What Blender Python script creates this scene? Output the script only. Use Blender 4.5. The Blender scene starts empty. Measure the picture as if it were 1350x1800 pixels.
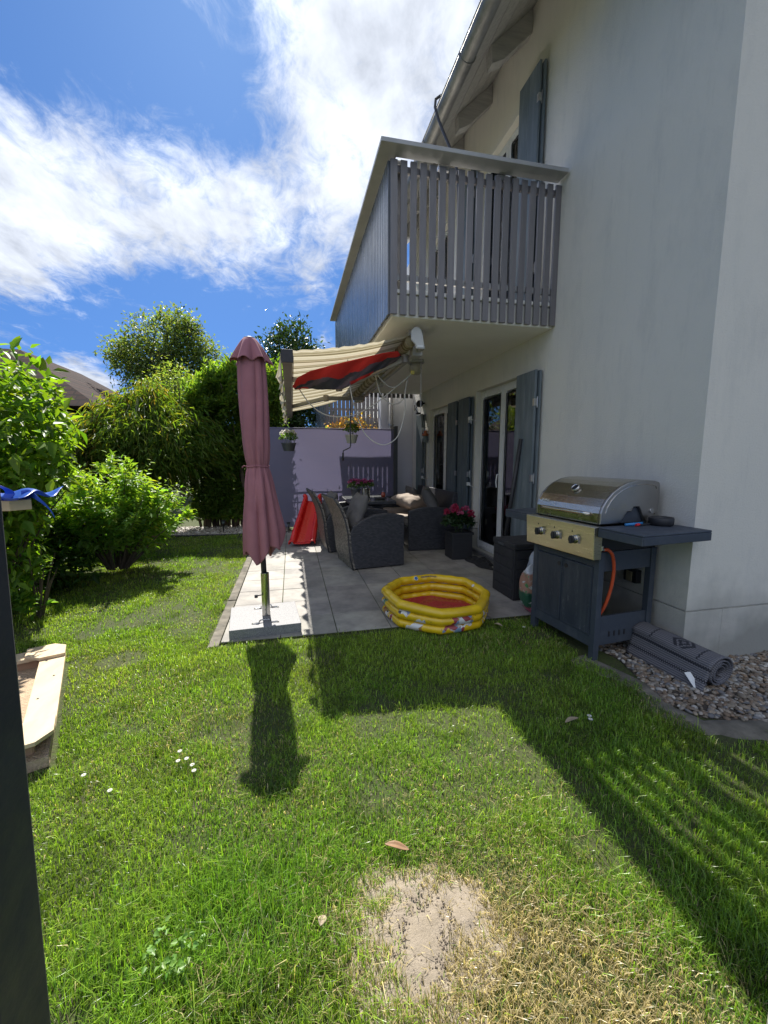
import bpy, bmesh, math, random
import numpy as np
from mathutils import Vector, Matrix
R = math.radians
PI = math.pi
random.seed(7)
rng = np.random.default_rng(11)
SC = bpy.context.scene
C = SC.collection

# ------------------------------------------------------------------ camera
PITCH, YAW, F, CAMH = R(7.465), R(12.567), 725.0, 1.35
cam_d = bpy.data.cameras.new('camera')
cam = bpy.data.objects.new('camera', cam_d); C.objects.link(cam)
cam.location = (0, 0, CAMH)
cam.rotation_euler = (PI / 2 - PITCH, 0, -YAW)
cam_d.sensor_fit = 'VERTICAL'
cam_d.sensor_height = 24.0
cam_d.lens = 24.0 * F / 1800.0
cam_d.clip_start = 0.05
cam_d.clip_end = 500
SC.camera = cam

def pix_dir(u, v):
    f = Vector((math.sin(YAW) * math.cos(PITCH), math.cos(YAW) * math.cos(PITCH), -math.sin(PITCH)))
    r = Vector((math.cos(YAW), -math.sin(YAW), 0)); up = r.cross(f)
    return (r * (u - 675) / F - up * (v - 900) / F + f).normalized()

# ------------------------------------------------------------------ light
SUN = Vector((-0.063, 0.621, 0.781)).normalized()          # towards the sun
sd = bpy.data.lights.new('sun', 'SUN'); sd.energy = 4.5; sd.angle = R(0.53); sd.color = (1.0, 0.95, 0.87)
so = bpy.data.objects.new('sun', sd); C.objects.link(so)
so.rotation_euler = SUN.to_track_quat('Z', 'Y').to_euler()
so.location = (0, 0, 20)
EXPOSURE = 1.12
SC.view_settings.view_transform = 'Standard'
SC.view_settings.look = 'None'
SC.view_settings.exposure = EXPOSURE
SC.view_settings.gamma = 1.0
SC.view_settings.use_curve_mapping = False

W = bpy.data.worlds.new('World'); SC.world = W; W.use_nodes = True
nt = W.node_tree; N = nt.nodes; L = nt.links
for n in list(N): N.remove(n)
def wn(t, **k):
    n = N.new(t)
    for a, b in k.items(): setattr(n, a, b)
    return n
def wmath(op, a, b=None, c=None, clamp=False):
    n = N.new('ShaderNodeMath'); n.operation = op; n.use_clamp = clamp
    for i, x in enumerate((a, b, c)):
        if x is None: continue
        if isinstance(x, (int, float)): n.inputs[i].default_value = x
        else: L.new(x, n.inputs[i])
    return n.outputs[0]
sky = wn('ShaderNodeTexSky', sky_type='NISHITA', sun_disc=False)
sky.sun_elevation = math.asin(SUN.z); sky.sun_rotation = math.atan2(SUN.x, SUN.y)
sky.air_density = 1.0; sky.dust_density = 0.25; sky.ozone_density = 2.2; sky.altitude = 500
tc = wn('ShaderNodeTexCoord'); D = tc.outputs['Generated']
mpz = wn('ShaderNodeMapping', vector_type='POINT'); L.new(D, mpz.inputs[0]); mpz.inputs['Location'].default_value = (0, 0, .30); mpz.inputs['Scale'].default_value = (1, 1, .8)
nrm = wn('ShaderNodeVectorMath', operation='NORMALIZE'); L.new(mpz.outputs[0], nrm.inputs[0]); L.new(nrm.outputs[0], sky.inputs[0])
sep = wn('ShaderNodeSeparateXYZ'); L.new(D, sep.inputs[0])
zz = wmath('MAXIMUM', sep.outputs[2], 0.02); zz = wmath('ADD', zz, 0.12)
cx = wmath('DIVIDE', sep.outputs[0], zz); cy = wmath('DIVIDE', sep.outputs[1], zz)
cmb = wn('ShaderNodeCombineXYZ'); L.new(cx, cmb.inputs[0]); L.new(cy, cmb.inputs[1])
def wnoise(scale, detail, rough, dist, rot=0.0, sx=1.0, sy=1.0, off=0.0):
    m = wn('ShaderNodeMapping'); L.new(cmb.outputs[0], m.inputs[0])
    m.inputs['Rotation'].default_value = (0, 0, rot); m.inputs['Scale'].default_value = (sx, sy, 1); m.inputs['Location'].default_value = (off, off * .7, 0)
    n = wn('ShaderNodeTexNoise'); L.new(m.outputs[0], n.inputs['Vector'])
    n.inputs['Scale'].default_value = scale; n.inputs['Detail'].default_value = detail
    n.inputs['Roughness'].default_value = rough; n.inputs['Distortion'].default_value = dist
    return n.outputs[0]
def blobs(lst):
    acc = None
    for u, v, s, w in lst:
        d = v if u == 'd' else pix_dir(u, v)
        dn = wn('ShaderNodeVectorMath', operation='DOT_PRODUCT'); L.new(D, dn.inputs[0]); dn.inputs[1].default_value = d
        k = 1.0 / R(s) ** 2
        e = wmath('EXPONENT', wmath('MULTIPLY', wmath('SUBTRACT', dn.outputs['Value'], 1.0), k))
        acc = wmath('MULTIPLY', e, w) if acc is None else wmath('MULTIPLY_ADD', e, w, acc)
    return acc
CL = [(-60, 330, 6, .85), (40, 320, 4.2, .75), (30, 430, 3.5, .5), ('d', Vector((-.62, -.38, .68)).normalized(), 34, 1.1), ('d', Vector((.25, -.85, .5)).normalized(), 32, 1.1), (150, 330, 6, .85), (260, 330, 4.5, .65), (300, 390, 4.5, .6), (420, 350, 5, .7), (520, 390, 5, .7),  # the two off-frame clouds behind and left are added to light the shade
      (600, 300, 5, .7), (640, 190, 5.5, .68), (740, 120, 6, .62), (560, 60, 4.5, .42), (500, -10, 4, .45), (760, 30, 4, .35), (680, 430, 4, .6), (400, 430, 3.5, .5),
      (545, 492, 1.6, .55), (478, 172, 2.2, .3), (140, 668, 1.7, 1.5), (95, 655, 1.4, .8), (180, 690, 1.9, 1.3), (410, 290, 2.5, .35), (20, 470, 2.0, .45), (575, 615, 1.8, .7),
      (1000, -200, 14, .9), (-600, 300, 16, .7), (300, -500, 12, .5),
      (60, 90, 7, -.7), (220, 60, 7, -.4), (360, 180, 4, -.45), (300, 560, 5, -.5), (60, 560, 4, -.4), (440, 250, 2.5, -.3)]
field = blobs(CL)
n1 = wnoise(3.1, 13, 0.64, 0.9, R(35), 1.0, 0.55)
n2 = wnoise(11.0, 10, 0.68, 0.6, R(20), 1.0, 0.7, 3.0)
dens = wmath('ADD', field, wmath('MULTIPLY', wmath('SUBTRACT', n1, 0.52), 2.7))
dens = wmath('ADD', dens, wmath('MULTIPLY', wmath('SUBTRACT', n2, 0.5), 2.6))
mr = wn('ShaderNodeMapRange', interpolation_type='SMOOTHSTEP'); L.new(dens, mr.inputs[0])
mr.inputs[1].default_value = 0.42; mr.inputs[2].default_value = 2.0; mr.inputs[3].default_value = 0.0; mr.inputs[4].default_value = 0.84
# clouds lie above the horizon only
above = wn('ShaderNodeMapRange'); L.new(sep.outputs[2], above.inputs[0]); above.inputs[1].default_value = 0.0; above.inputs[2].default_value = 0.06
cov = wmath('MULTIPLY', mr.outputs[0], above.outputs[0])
n3 = wnoise(5.0, 6, 0.6, 0.3, R(35), 1.0, 0.6, 9.0)
cb = wn('ShaderNodeMapRange'); L.new(n3, cb.inputs[0]); cb.inputs[1].default_value = .3; cb.inputs[2].default_value = .65; cb.inputs[3].default_value = 2.1; cb.inputs[4].default_value = 4.1
# brighter round the sun; unseen cloud zones behind and left brightened to fill shade
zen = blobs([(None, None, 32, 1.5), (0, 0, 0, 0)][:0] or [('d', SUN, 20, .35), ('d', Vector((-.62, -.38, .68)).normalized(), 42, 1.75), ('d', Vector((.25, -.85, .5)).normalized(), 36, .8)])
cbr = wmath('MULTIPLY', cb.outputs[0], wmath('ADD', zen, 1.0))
ccol = wn('ShaderNodeVectorMath', operation='SCALE'); ccol.inputs[0].default_value = (.93, .97, 1.03); L.new(cbr, ccol.inputs['Scale'])
tint = wn('ShaderNodeVectorMath', operation='MULTIPLY'); L.new(sky.outputs[0], tint.inputs[0]); tint.inputs[1].default_value = (.265, .42, .60)
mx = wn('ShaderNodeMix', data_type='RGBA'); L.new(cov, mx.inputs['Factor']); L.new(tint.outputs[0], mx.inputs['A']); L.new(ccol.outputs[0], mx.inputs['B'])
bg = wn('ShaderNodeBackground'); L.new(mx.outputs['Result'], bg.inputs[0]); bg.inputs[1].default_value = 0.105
ow = wn('ShaderNodeOutputWorld'); L.new(bg.outputs[0], ow.inputs[0])
SC.cycles.max_bounces = 10; SC.cycles.diffuse_bounces = 8; SC.cycles.transparent_max_bounces = 12
SC.cycles.transmission_bounces = 4; SC.cycles.glossy_bounces = 4
SC.cycles.caustics_reflective = False; SC.cycles.caustics_refractive = False

# ------------------------------------------------------------------ helpers
def tag(o, label=None, cat=None, group=None, kind=None):
    if label: o['label'] = label
    if cat: o['category'] = cat
    if group: o['group'] = group
    if kind: o['kind'] = kind
    return o
def thing(name, loc, label, cat, group=None, rz=0.0):
    o = bpy.data.objects.new(name, None); C.objects.link(o); o.empty_display_size = .1
    o.location = loc; o.rotation_euler = (0, 0, rz)
    return tag(o, label, cat, group)
def wloc(o):
    v = Vector((0, 0, 0))
    while o is not None: v += o.location; o = o.parent
    return v
class MB:
    """collects shapes; build() links them as one mesh object (verts given in world space unless local)"""
    def __init__(s): s.v = []; s.f = []; s.col = []
    def add(s, vs, fs):
        b = len(s.v); s.v += [tuple(x) for x in vs]; s.f += [tuple(b + i for i in f) for f in fs]; return s
    def box(s, x0, y0, z0, x1, y1, z1):
        return s.add([(x0,y0,z0),(x1,y0,z0),(x1,y1,z0),(x0,y1,z0),(x0,y0,z1),(x1,y0,z1),(x1,y1,z1),(x0,y1,z1)],
                     [(3,2,1,0),(4,5,6,7),(0,1,5,4),(1,2,6,5),(2,3,7,6),(3,0,4,7)])
    def obox(s, a, b, w, h, up=(0,0,1)):
        """bar from a to b, w wide, h high"""
        a = Vector(a); b = Vector(b); d = (b-a).normalized(); u = Vector(up)
        sd_ = d.cross(u)
        if sd_.length < 1e-4: sd_ = d.cross(Vector((1,0,0)))
        sd_.normalize(); u = sd_.cross(d).normalized()
        vs = [p + sd_*i*w/2 + u*j*h/2 for p in (a,b) for i,j in ((-1,-1),(1,-1),(1,1),(-1,1))]
        return s.add(vs, [(0,1,2,3),(7,6,5,4),(0,4,5,1),(1,5,6,2),(2,6,7,3),(3,7,4,0)])
    def tube(s, pts, r, n=10, cap=True):
        pts = [Vector(p) for p in pts]; m = len(pts); rr = r if isinstance(r, (list, tuple)) else [r]*m
        ref = None; b = []
        vs = []
        for i, p in enumerate(pts):
            t = (pts[min(i+1,m-1)] - pts[max(i-1,0)]).normalized()
            if ref is None:
                ref = t.orthogonal().normalized()
            ref = (ref - t*ref.dot(t)).normalized(); q = t.cross(ref)
            for k in range(n):
                a = 2*PI*k/n; vs.append(p + (ref*math.cos(a) + q*math.sin(a))*rr[i])
        fs = [(i*n+k, i*n+(k+1)%n, (i+1)*n+(k+1)%n, (i+1)*n+k) for i in range(m-1) for k in range(n)]
        if cap: fs += [tuple(range(n-1,-1,-1)), tuple((m-1)*n+k for k in range(n))]
        return s.add(vs, fs)
    def lathe(s, prof, c, n=24, axis='z'):
        vs = []
        for r, h in prof:
            for k in range(n):
                a = 2*PI*k/n
                p = (r*math.cos(a), r*math.sin(a), h)
                if axis == 'x': p = (h, r*math.cos(a), r*math.sin(a))
                if axis == 'y': p = (r*math.sin(a), h, r*math.cos(a))
                vs.append((c[0]+p[0], c[1]+p[1], c[2]+p[2]))
        m = len(prof)
        fs = [(i*n+k, i*n+(k+1)%n, (i+1)*n+(k+1)%n, (i+1)*n+k) for i in range(m-1) for k in range(n)]
        fs += [tuple(range(n-1,-1,-1)), tuple((m-1)*n+k for k in range(n))]
        return s.add(vs, fs)
    def prism(s, poly, lo, hi, axis='z'):
        """poly 2D extruded along axis: z->(x,y), y->(x,z), x->(y,z)"""
        def P(p, h):
            return (p[0],p[1],h) if axis=='z' else ((p[0],h,p[1]) if axis=='y' else (h,p[0],p[1]))
        n = len(poly); vs = [P(p, lo) for p in poly] + [P(p, hi) for p in poly]
        fs = [tuple(range(n-1,-1,-1)), tuple(range(n,2*n))] + [(i,(i+1)%n,n+(i+1)%n,n+i) for i in range(n)]
        return s.add(vs, fs)
    def grid(s, fn, nu, nv, closeu=False):
        vs = [fn(i/(nu if closeu else nu-1), j/(nv-1)) for j in range(nv) for i in range(nu)]
        uu = nu if closeu else nu-1
        fs = [(j*nu+i, j*nu+(i+1)%nu, (j+1)*nu+(i+1)%nu, (j+1)*nu+i) for j in range(nv-1) for i in range(uu)]
        return s.add(vs, fs)
    def ring(s, plane, p0, p1, a0, a1, b0, b1, w, wb=None):
        """rectangular frame in plane 'x' (a=y,b=z) or 'y' (a=x,b=z), thickness p0..p1"""
        wb = wb or w
        def bx(aa0, aa1, bb0, bb1):
            if plane == 'x': s.box(p0, aa0, bb0, p1, aa1, bb1)
            else: s.box(aa0, p0, bb0, aa1, p1, bb1)
        bx(a0, a0+w, b0, b1); bx(a1-w, a1, b0, b1); bx(a0+w, a1-w, b0, b0+wb); bx(a0+w, a1-w, b1-w, b1)
        return s
    def build(s, name, mat, parent=None, bevel=0, smooth=False, local=False, solid=0, sub=0):
        off = Vector((0,0,0)) if (local or parent is None) else wloc(parent)
        me = bpy.data.meshes.new(name)
        me.from_pydata([tuple(Vector(p)-off) for p in s.v], [], s.f)
        bm = bmesh.new(); bm.from_mesh(me); bmesh.ops.recalc_face_normals(bm, faces=bm.faces); bm.to_mesh(me); bm.free()
        me.materials.append(mat); me.update()
        if smooth: me.polygons.foreach_set('use_smooth', [True]*len(me.polygons))
        o = bpy.data.objects.new(name, me); C.objects.link(o)
        if parent is not None: o.parent = parent
        if solid:
            md = o.modifiers.new('solid', 'SOLIDIFY'); md.thickness = solid; md.offset = 0
        if bevel:
            md = o.modifiers.new('bevel', 'BEVEL'); md.width = bevel; md.segments = 2; md.limit_method = 'ANGLE'; md.angle_limit = R(40)
            md.harden_normals = False
        if sub:
            md = o.modifiers.new('sub', 'SUBSURF'); md.levels = sub; md.render_levels = sub
        return o
def base_of(mb, name, mat, label, cat, group=None, kind=None, **k):
    """a one-mesh top-level thing; its origin goes to the middle of its base"""
    a = np.array(mb.v); lo = a.min(0); hi = a.max(0); c = ((lo[0]+hi[0])/2, (lo[1]+hi[1])/2, lo[2])
    mb.v = [(p[0]-c[0], p[1]-c[1], p[2]-c[2]) for p in mb.v]
    o = mb.build(name, mat, None, **k); o.location = c
    return tag(o, label, cat, group, kind)
def copy_tree(o, parent=None):
    c = o.copy(); C.objects.link(c); c.parent = parent
    for ch in [x for x in C.objects if x.parent is o]: copy_tree(ch, c)
    return c

# ---- materials
def new_mat(name):
    m = bpy.data.materials.new(name); m.use_nodes = True
    b = m.node_tree.nodes['Principled BSDF']
    return m, m.node_tree, b
def sock(nt, x, node, key):
    if isinstance(x, (int, float, tuple)): node.inputs[key].default_value = x
    else: nt.links.new(x, node.inputs[key])
def nz(nt, scale, detail=5, rough=.55, coord='Object', stretch=None, dist=0):
    t = nt.nodes.new('ShaderNodeTexCoord'); n = nt.nodes.new('ShaderNodeTexNoise')
    src = t.outputs[coord]
    if stretch:
        m = nt.nodes.new('ShaderNodeMapping'); m.inputs['Scale'].default_value = stretch; nt.links.new(src, m.inputs[0]); src = m.outputs[0]
    nt.links.new(src, n.inputs['Vector']); n.inputs['Scale'].default_value = scale; n.inputs['Detail'].default_value = detail
    n.inputs['Roughness'].default_value = rough; n.inputs['Distortion'].default_value = dist
    return n.outputs[0]
def mrange(nt, x, a, b, c=0., d=1.):
    m = nt.nodes.new('ShaderNodeMapRange'); nt.links.new(x, m.inputs[0])
    for i, k in enumerate((a, b, c, d)): m.inputs[i+1].default_value = k
    return m.outputs[0]
def mixc(nt, f, a, b):
    m = nt.nodes.new('ShaderNodeMix'); m.data_type = 'RGBA'
    if isinstance(f, float): m.inputs['Factor'].default_value = f
    else: nt.links.new(f, m.inputs['Factor'])
    for k, x in (('A', a), ('B', b)):
        if isinstance(x, tuple): m.inputs[k].default_value = (*x[:3], 1)
        else: nt.links.new(x, m.inputs[k])
    return m.outputs['Result']
def bump(nt, b, h, strength=.3, dist=.01):
    n = nt.nodes.new('ShaderNodeBump'); n.inputs['Strength'].default_value = strength; n.inputs['Distance'].default_value = dist
    nt.links.new(h, n.inputs['Height']); nt.links.new(n.outputs[0], b.inputs['Normal'])
def vary(m, amt=.22):
    """each board of a repeated part has its own slight tone"""
    t = m.node_tree; b = t.nodes['Principled BSDF']; src = b.inputs['Base Color'].links[0].from_socket
    oi = t.nodes.new('ShaderNodeObjectInfo'); mu = t.nodes.new('ShaderNodeVectorMath'); mu.operation = 'SCALE'
    t.links.new(src, mu.inputs[0]); t.links.new(mrange(t, oi.outputs['Random'], 0, 1, 1-amt, 1+amt), mu.inputs['Scale']); t.links.new(mu.outputs[0], b.inputs['Base Color'])
def mat(name, c1, c2=None, rough=.6, metal=0., scale=8., detail=6, lo=.35, hi=.65, bscale=None, bstr=.2, bdist=.004, stretch=None, spec=.5, trans=0., coat=0.):
    m, t, b = new_mat(name)
    if c2 is None: c2 = tuple(x*.8 for x in c1)
    n = nz(t, scale, detail, .6, stretch=stretch)
    t.links.new(mixc(t, mrange(t, n, lo, hi), c1, c2), b.inputs['Base Color'])
    n2 = nz(t, scale*2.3, 4, .6, stretch=stretch)
    t.links.new(mrange(t, n2, .3, .7, max(rough-.08, .03), min(rough+.1, 1)), b.inputs['Roughness'])
    b.inputs['Metallic'].default_value = metal; b.inputs['Specular IOR Level'].default_value = spec
    b.inputs['Coat Weight'].default_value = coat
    if bscale: bump(t, b, nz(t, bscale, 5, .6, stretch=stretch), bstr, bdist)
    if trans:
        tr = t.nodes.new('ShaderNodeBsdfTranslucent'); mx = t.nodes.new('ShaderNodeMixShader'); mx.inputs[0].default_value = trans
        col = b.inputs['Base Color'].links[0].from_socket
        t.links.new(col, tr.inputs[0]); t.links.new(b.outputs[0], mx.inputs[1]); t.links.new(tr.outputs[0], mx.inputs[2])
        t.links.new(mx.outputs[0], t.nodes['Material Output'].inputs['Surface'])
    return m
def leaf_mat(name, trans=.45, rough=.42, spec=.4, tintc=(1.25, 1.3, .55)):
    m, t, b = new_mat(name)
    a = t.nodes.new('ShaderNodeAttribute'); a.attribute_name = 'Col'
    t.links.new(a.outputs['Color'], b.inputs['Base Color'])
    b.inputs['Roughness'].default_value = rough; b.inputs['Specular IOR Level'].default_value = spec
    tr = t.nodes.new('ShaderNodeBsdfTranslucent')
    mu = t.nodes.new('ShaderNodeVectorMath'); mu.operation = 'MULTIPLY'; t.links.new(a.outputs['Color'], mu.inputs[0]); mu.inputs[1].default_value = tintc
    t.links.new(mu.outputs[0], tr.inputs[0])
    mx = t.nodes.new('ShaderNodeMixShader'); mx.inputs[0].default_value = trans
    t.links.new(b.outputs[0], mx.inputs[1]); t.links.new(tr.outputs[0], mx.inputs[2])
    t.links.new(mx.outputs[0], t.nodes['Material Output'].inputs['Surface'])
    return m

def stucco_mat():
    m, t, b = new_mat('stucco')
    n = nz(t, .9, 6, .6); n2 = nz(t, 3.5, 8, .7, stretch=(1, 1, .35)); n3 = nz(t, 1.6, 4, .6)
    c = mixc(t, mrange(t, n, .35, .7), (.76, .725, .64), (.70, .68, .61))
    c = mixc(t, mrange(t, n2, .50, .80, 0., .5), c, (.50, .50, .47)); c = mixc(t, mrange(t, nz(t, 9, 7, .75, stretch=(1, 1, .15)), .55, .8, 0, .35), c, (.44, .44, .42))
    # splash dirt low down on the wall, ragged edge (a stain with a shape of its own)
    g = t.nodes.new('ShaderNodeNewGeometry'); s = t.nodes.new('ShaderNodeSeparateXYZ'); t.links.new(g.outputs['Position'], s.inputs[0])
    a = t.nodes.new('ShaderNodeMath'); a.operation = 'MULTIPLY_ADD'; t.links.new(n3, a.inputs[0]); a.inputs[1].default_value = -1.1; t.links.new(s.outputs[2], a.inputs[2])
    c = mixc(t, mrange(t, a.outputs[0], -.44, .04, .8, 0.), c, (.24, .24, .21))
    t.links.new(c, b.inputs['Base Color']); b.inputs['Roughness'].default_value = .93; b.inputs['Specular IOR Level'].default_value = .2
    bump(t, b, nz(t, 75, 6, .8), .8, .008)
    return m
M = {}
M['stucco'] = stucco_mat()
M['plinth'] = M['stucco']
M['soffit_paint'] = mat('soffit_paint', (.86, .84, .78), (.82, .80, .74), .85, scale=2.5, bscale=90, bstr=.15)
M['grey_slat'] = mat('grey_slat', (.185, .172, .178), (.15, .142, .148), .42, scale=5, bscale=40, bstr=.05, stretch=(6, 6, .6))
M['side_slat'] = mat('side_slat', (.17, .18, .20), (.10, .115, .14), .24, scale=3, stretch=(6, 6, .6), bscale=40, bstr=.06)
vary(M['grey_slat'], .10); vary(M['side_slat'], .3)
M['rail_cap'] = mat('rail_cap', (.40, .40, .40), (.32, .32, .325), .5, scale=4, bscale=30, bstr=.08, stretch=(1, 1, 1))
M['slab_edge'] = mat('slab_edge', (.40, .39, .36), (.27, .265, .25), .8, scale=3, bscale=60)
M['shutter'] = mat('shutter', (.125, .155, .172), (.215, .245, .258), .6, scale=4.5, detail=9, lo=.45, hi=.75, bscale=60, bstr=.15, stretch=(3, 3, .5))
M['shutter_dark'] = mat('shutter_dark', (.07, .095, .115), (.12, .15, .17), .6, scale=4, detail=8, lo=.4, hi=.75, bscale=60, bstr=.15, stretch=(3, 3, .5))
M['steel'] = mat('steel', (.55, .55, .54), (.4, .4, .4), .35, .9, scale=12)
M['zinc'] = mat('zinc', (.34, .33, .31), (.22, .215, .20), .5, .7, scale=5, detail=8, bscale=30, bstr=.06)
M['soffit_wood'] = mat('soffit_wood', (.42, .41, .385), (.33, .325, .31), .75, scale=5, stretch=(.4, 6, 6), bscale=30, bstr=.15)
M['rafter_wood'] = mat('rafter_wood', (.44, .43, .40), (.33, .325, .31), .75, scale=6, stretch=(.6, 5, 5), bscale=40, bstr=.2)
M['tiles'] = None
M['upvc'] = mat('upvc', (.72, .73, .72), (.66, .67, .66), .3, scale=3)
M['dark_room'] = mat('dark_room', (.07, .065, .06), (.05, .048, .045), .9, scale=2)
M['curtain'] = mat('curtain', (.85, .84, .82), (.72, .71, .70), .9, scale=3, stretch=(1, 20, .3))
M['stone_sill'] = mat('stone_sill', (.10, .10, .105), (.16, .16, .16), .5, scale=30)
def glass_mat(name='window_glass', tint=(.9, .95, .95)):
    m, t, b = new_mat(name)
    gl = t.nodes.new('ShaderNodeBsdfGlossy'); gl.inputs['Roughness'].default_value = .015; gl.inputs[0].default_value = (1, 1, 1, 1)
    tr = t.nodes.new('ShaderNodeBsdfTransparent'); tr.inputs[0].default_value = (*tint, 1)
    fr = t.nodes.new('ShaderNodeFresnel'); fr.inputs[0].default_value = 2.1
    mx = t.nodes.new('ShaderNodeMixShader'); t.links.new(fr.outputs[0], mx.inputs[0]); t.links.new(tr.outputs[0], mx.inputs[1]); t.links.new(gl.outputs[0], mx.inputs[2])
    t.links.new(mx.outputs[0], t.nodes['Material Output'].inputs['Surface'])
    return m
M['glass'] = glass_mat()

# =================================================================== SETTING
WX = 2.47; CY = 2.08                                   # house wall plane and house corner
def vnoise(x, y, s, seed=0):
    r = np.random.default_rng(seed); g = r.random((64, 64))
    X = x*s + 31.7; Y = y*s + 17.3
    xi = np.floor(X).astype(int); yi = np.floor(Y).astype(int); fx = X-xi; fy = Y-yi
    fx = fx*fx*(3-2*fx); fy = fy*fy*(3-2*fy)
    a = g[xi%64, yi%64]; b = g[(xi+1)%64, yi%64]; c = g[xi%64, (yi+1)%64]; d = g[(xi+1)%64, (yi+1)%64]
    return (a*(1-fx)+b*fx)*(1-fy) + (c*(1-fx)+d*fx)*fy
def fnoise(x, y, s, seed=0):
    return .55*vnoise(x, y, s, seed) + .3*vnoise(x, y, s*2.3, seed+1) + .15*vnoise(x, y, s*5.1, seed+2)
GRAVEL = [(2.05, 2.9), (2.12, 2.22), (1.99, 1.75), (2.06, 1.60), (2.30, 1.50), (2.75, 1.49), (3.6, 1.49), (3.6, 2.2), (2.6, 2.2), (2.6, 2.9)]
KERBG = [(1.84, 2.30), (1.96, 1.90), (1.90, 1.66), (1.98, 1.49), (2.30, 1.41), (3.6, 1.40)]
def inpoly(x, y, poly):
    ins = np.zeros(x.shape, bool); n = len(poly)
    for i in range(n):
        x0, y0 = poly[i]; x1, y1 = poly[(i+1) % n]
        c = ((y0 > y) != (y1 > y)); t = (x1-x0)*(y-y0)/((y1-y0) if y1 != y0 else 1e-9)+x0
        ins ^= c & (x < t)
    return ins
SANDB = [(-1.05, 1.93), (-1.49, 3.0), (-2.56, 2.56), (-2.12, 1.49)]
def sand_r(x, y):
    """<1 inside the bare sandy patch"""
    dx = x-.335; dy = y-.965; a = np.arctan2(dy, dx)
    r = np.hypot((dx*.85+dy*.5)/.128, (-dx*.5+dy*.85)/.170)
    return r/(1+.16*np.sin(2*a+.8)+.10*np.sin(3*a+1)+.05*np.sin(7*a)) + (vnoise(x, y, 13, 5)-.5)*.75+(vnoise(x, y, 38, 6)-.5)*.55
def ground_h(x, y):
    return .012*(fnoise(x, y, 1.6, 3)-.5)*np.clip((3.0-np.abs(y))*2, 0, 1)

# --- ground sheet
m, t, b = new_mat('soil')
n = nz(t, 5, 8, .65); n2 = nz(t, 60, 5, .7)
c = mixc(t, mrange(t, n, .35, .65), (.05, .085, .012), (.075, .095, .02)); c = mixc(t, mrange(t, n2, .4, .7), c, (.05, .042, .025))
t.links.new(c, b.inputs['Base Color']); b.inputs['Roughness'].default_value = .95; bump(t, b, n2, .8, .02)
M['soil'] = m
g = MB(); g.add([(-120,-60,-.02),(120,-60,-.02),(120,160,-.02),(-120,160,-.02)], [(0,1,2,3)])
tag(g.build('ground', M['soil']), kind='structure')
M['bounce_street'] = mat('bounce_street', (.16, .155, .15), (.12, .12, .115), .9, scale=3, bscale=80)
g = MB(); g.box(-12, -9, -.03, 14, -.62, -.006); tag(g.build('bounce_pavement', M['bounce_street']), kind='structure')  # unseen paving behind the camera, added to bounce light onto shaded walls
ln = MB()
ln.grid(lambda u, v: (-4.2+u*6.65, -.6+v*3.64, -.004), 60, 40); ln.grid(lambda u, v: (-4.2+u*3.57, 3.04+v*4.75, -.004), 40, 50)
tag(ln.build('lawn_soil', M['soil']), kind='structure')

# --- bare sandy patch, a low mound with a ragged outline
m, t, b = new_mat('sandy_earth')
n = nz(t, 22, 8, .7); n2 = nz(t, 260, 4, .7); n3 = nz(t, 9, 6, .7)
c = mixc(t, mrange(t, n, .35, .65), (.34, .285, .215), (.26, .215, .155)); c = mixc(t, mrange(t, n3, .56, .68), c, (.12, .09, .06)); c = mixc(t, mrange(t, n2, .55, .72), c, (.15, .12, .085))
t.links.new(c, b.inputs['Base Color']); b.inputs['Roughness'].default_value = .95; bump(t, b, nz(t, 160, 6, .75), .7, .008)
M['sand'] = m
g = MB(); nn = 90
def sp(u, v):
    a = 2*PI*u; r = v*.34; x = .335+math.cos(a)*r; y = .96+math.sin(a)*r
    s = float(sand_r(np.array([x]), np.array([y]))[0]); return (x, y, .010*max(0, 1-s*s)+.004*float(vnoise(np.array([x]), np.array([y]), 40, 9)[0])-.001-.02*max(0., s-1.25))
g.grid(sp, nn, 34, True)
tag(g.build('sandy_patch', M['sand'], smooth=True), kind='structure')

# --- patio paving: every slab a bevelled tile in one sheet
m, t, b = new_mat('paving')
n = nz(t, 3.2, 9, .68); n2 = nz(t, 22, 6, .7); n3 = nz(t, 1.1, 3, .5)
a = t.nodes.new('ShaderNodeAttribute'); a.attribute_name = 'Col'
c = mixc(t, mrange(t, n, .38, .62), (.35, .33, .293), (.205, .195, .18)); c = mixc(t, mrange(t, n3, .5, .75, 0, .35), c, (.17, .165, .15)); c = mixc(t, mrange(t, n2, .5, .8, 0, .5), c, (.26, .25, .235))
mu = t.nodes.new('ShaderNodeVectorMath'); mu.operation = 'MULTIPLY'; t.links.new(c, mu.inputs[0]); t.links.new(a.outputs['Color'], mu.inputs[1])
t.links.new(mu.outputs[0], b.inputs['Base Color']); b.inputs['Roughness'].default_value = .7; bump(t, b, n2, .25, .004)
M['paving'] = m
PX = [-.545]+[-.118+.4305*i for i in range(6)]+[WX-.002]; PX = [p for p in PX if p < WX]; PX[-1] = WX-.002
PY = [3.06+.388*i for i in range(13)]
g = MB(); tcol = []
for i in range(len(PX)-1):
    for j in range(len(PY)-1):
        x0, x1, y0, y1 = PX[i]+.003, PX[i+1]-.003, PY[j]+.003, PY[j+1]-.003
        z = .012+random.uniform(-.0012, .0012); k = random.uniform(.88, 1.1)
        g.box(x0, y0, -.03, x1, y1, z); tcol += [(k, k*random.uniform(.98, 1.01), k*random.uniform(.96, 1.02), 1)]*8
po = g.build('patio', M['paving'], bevel=.003)
ca = po.data.color_attributes.new('Col', 'FLOAT_COLOR', 'POINT'); ca.data.foreach_set('color', np.array(tcol, dtype=np.float32).ravel())
tag(po, kind='structure')
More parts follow.
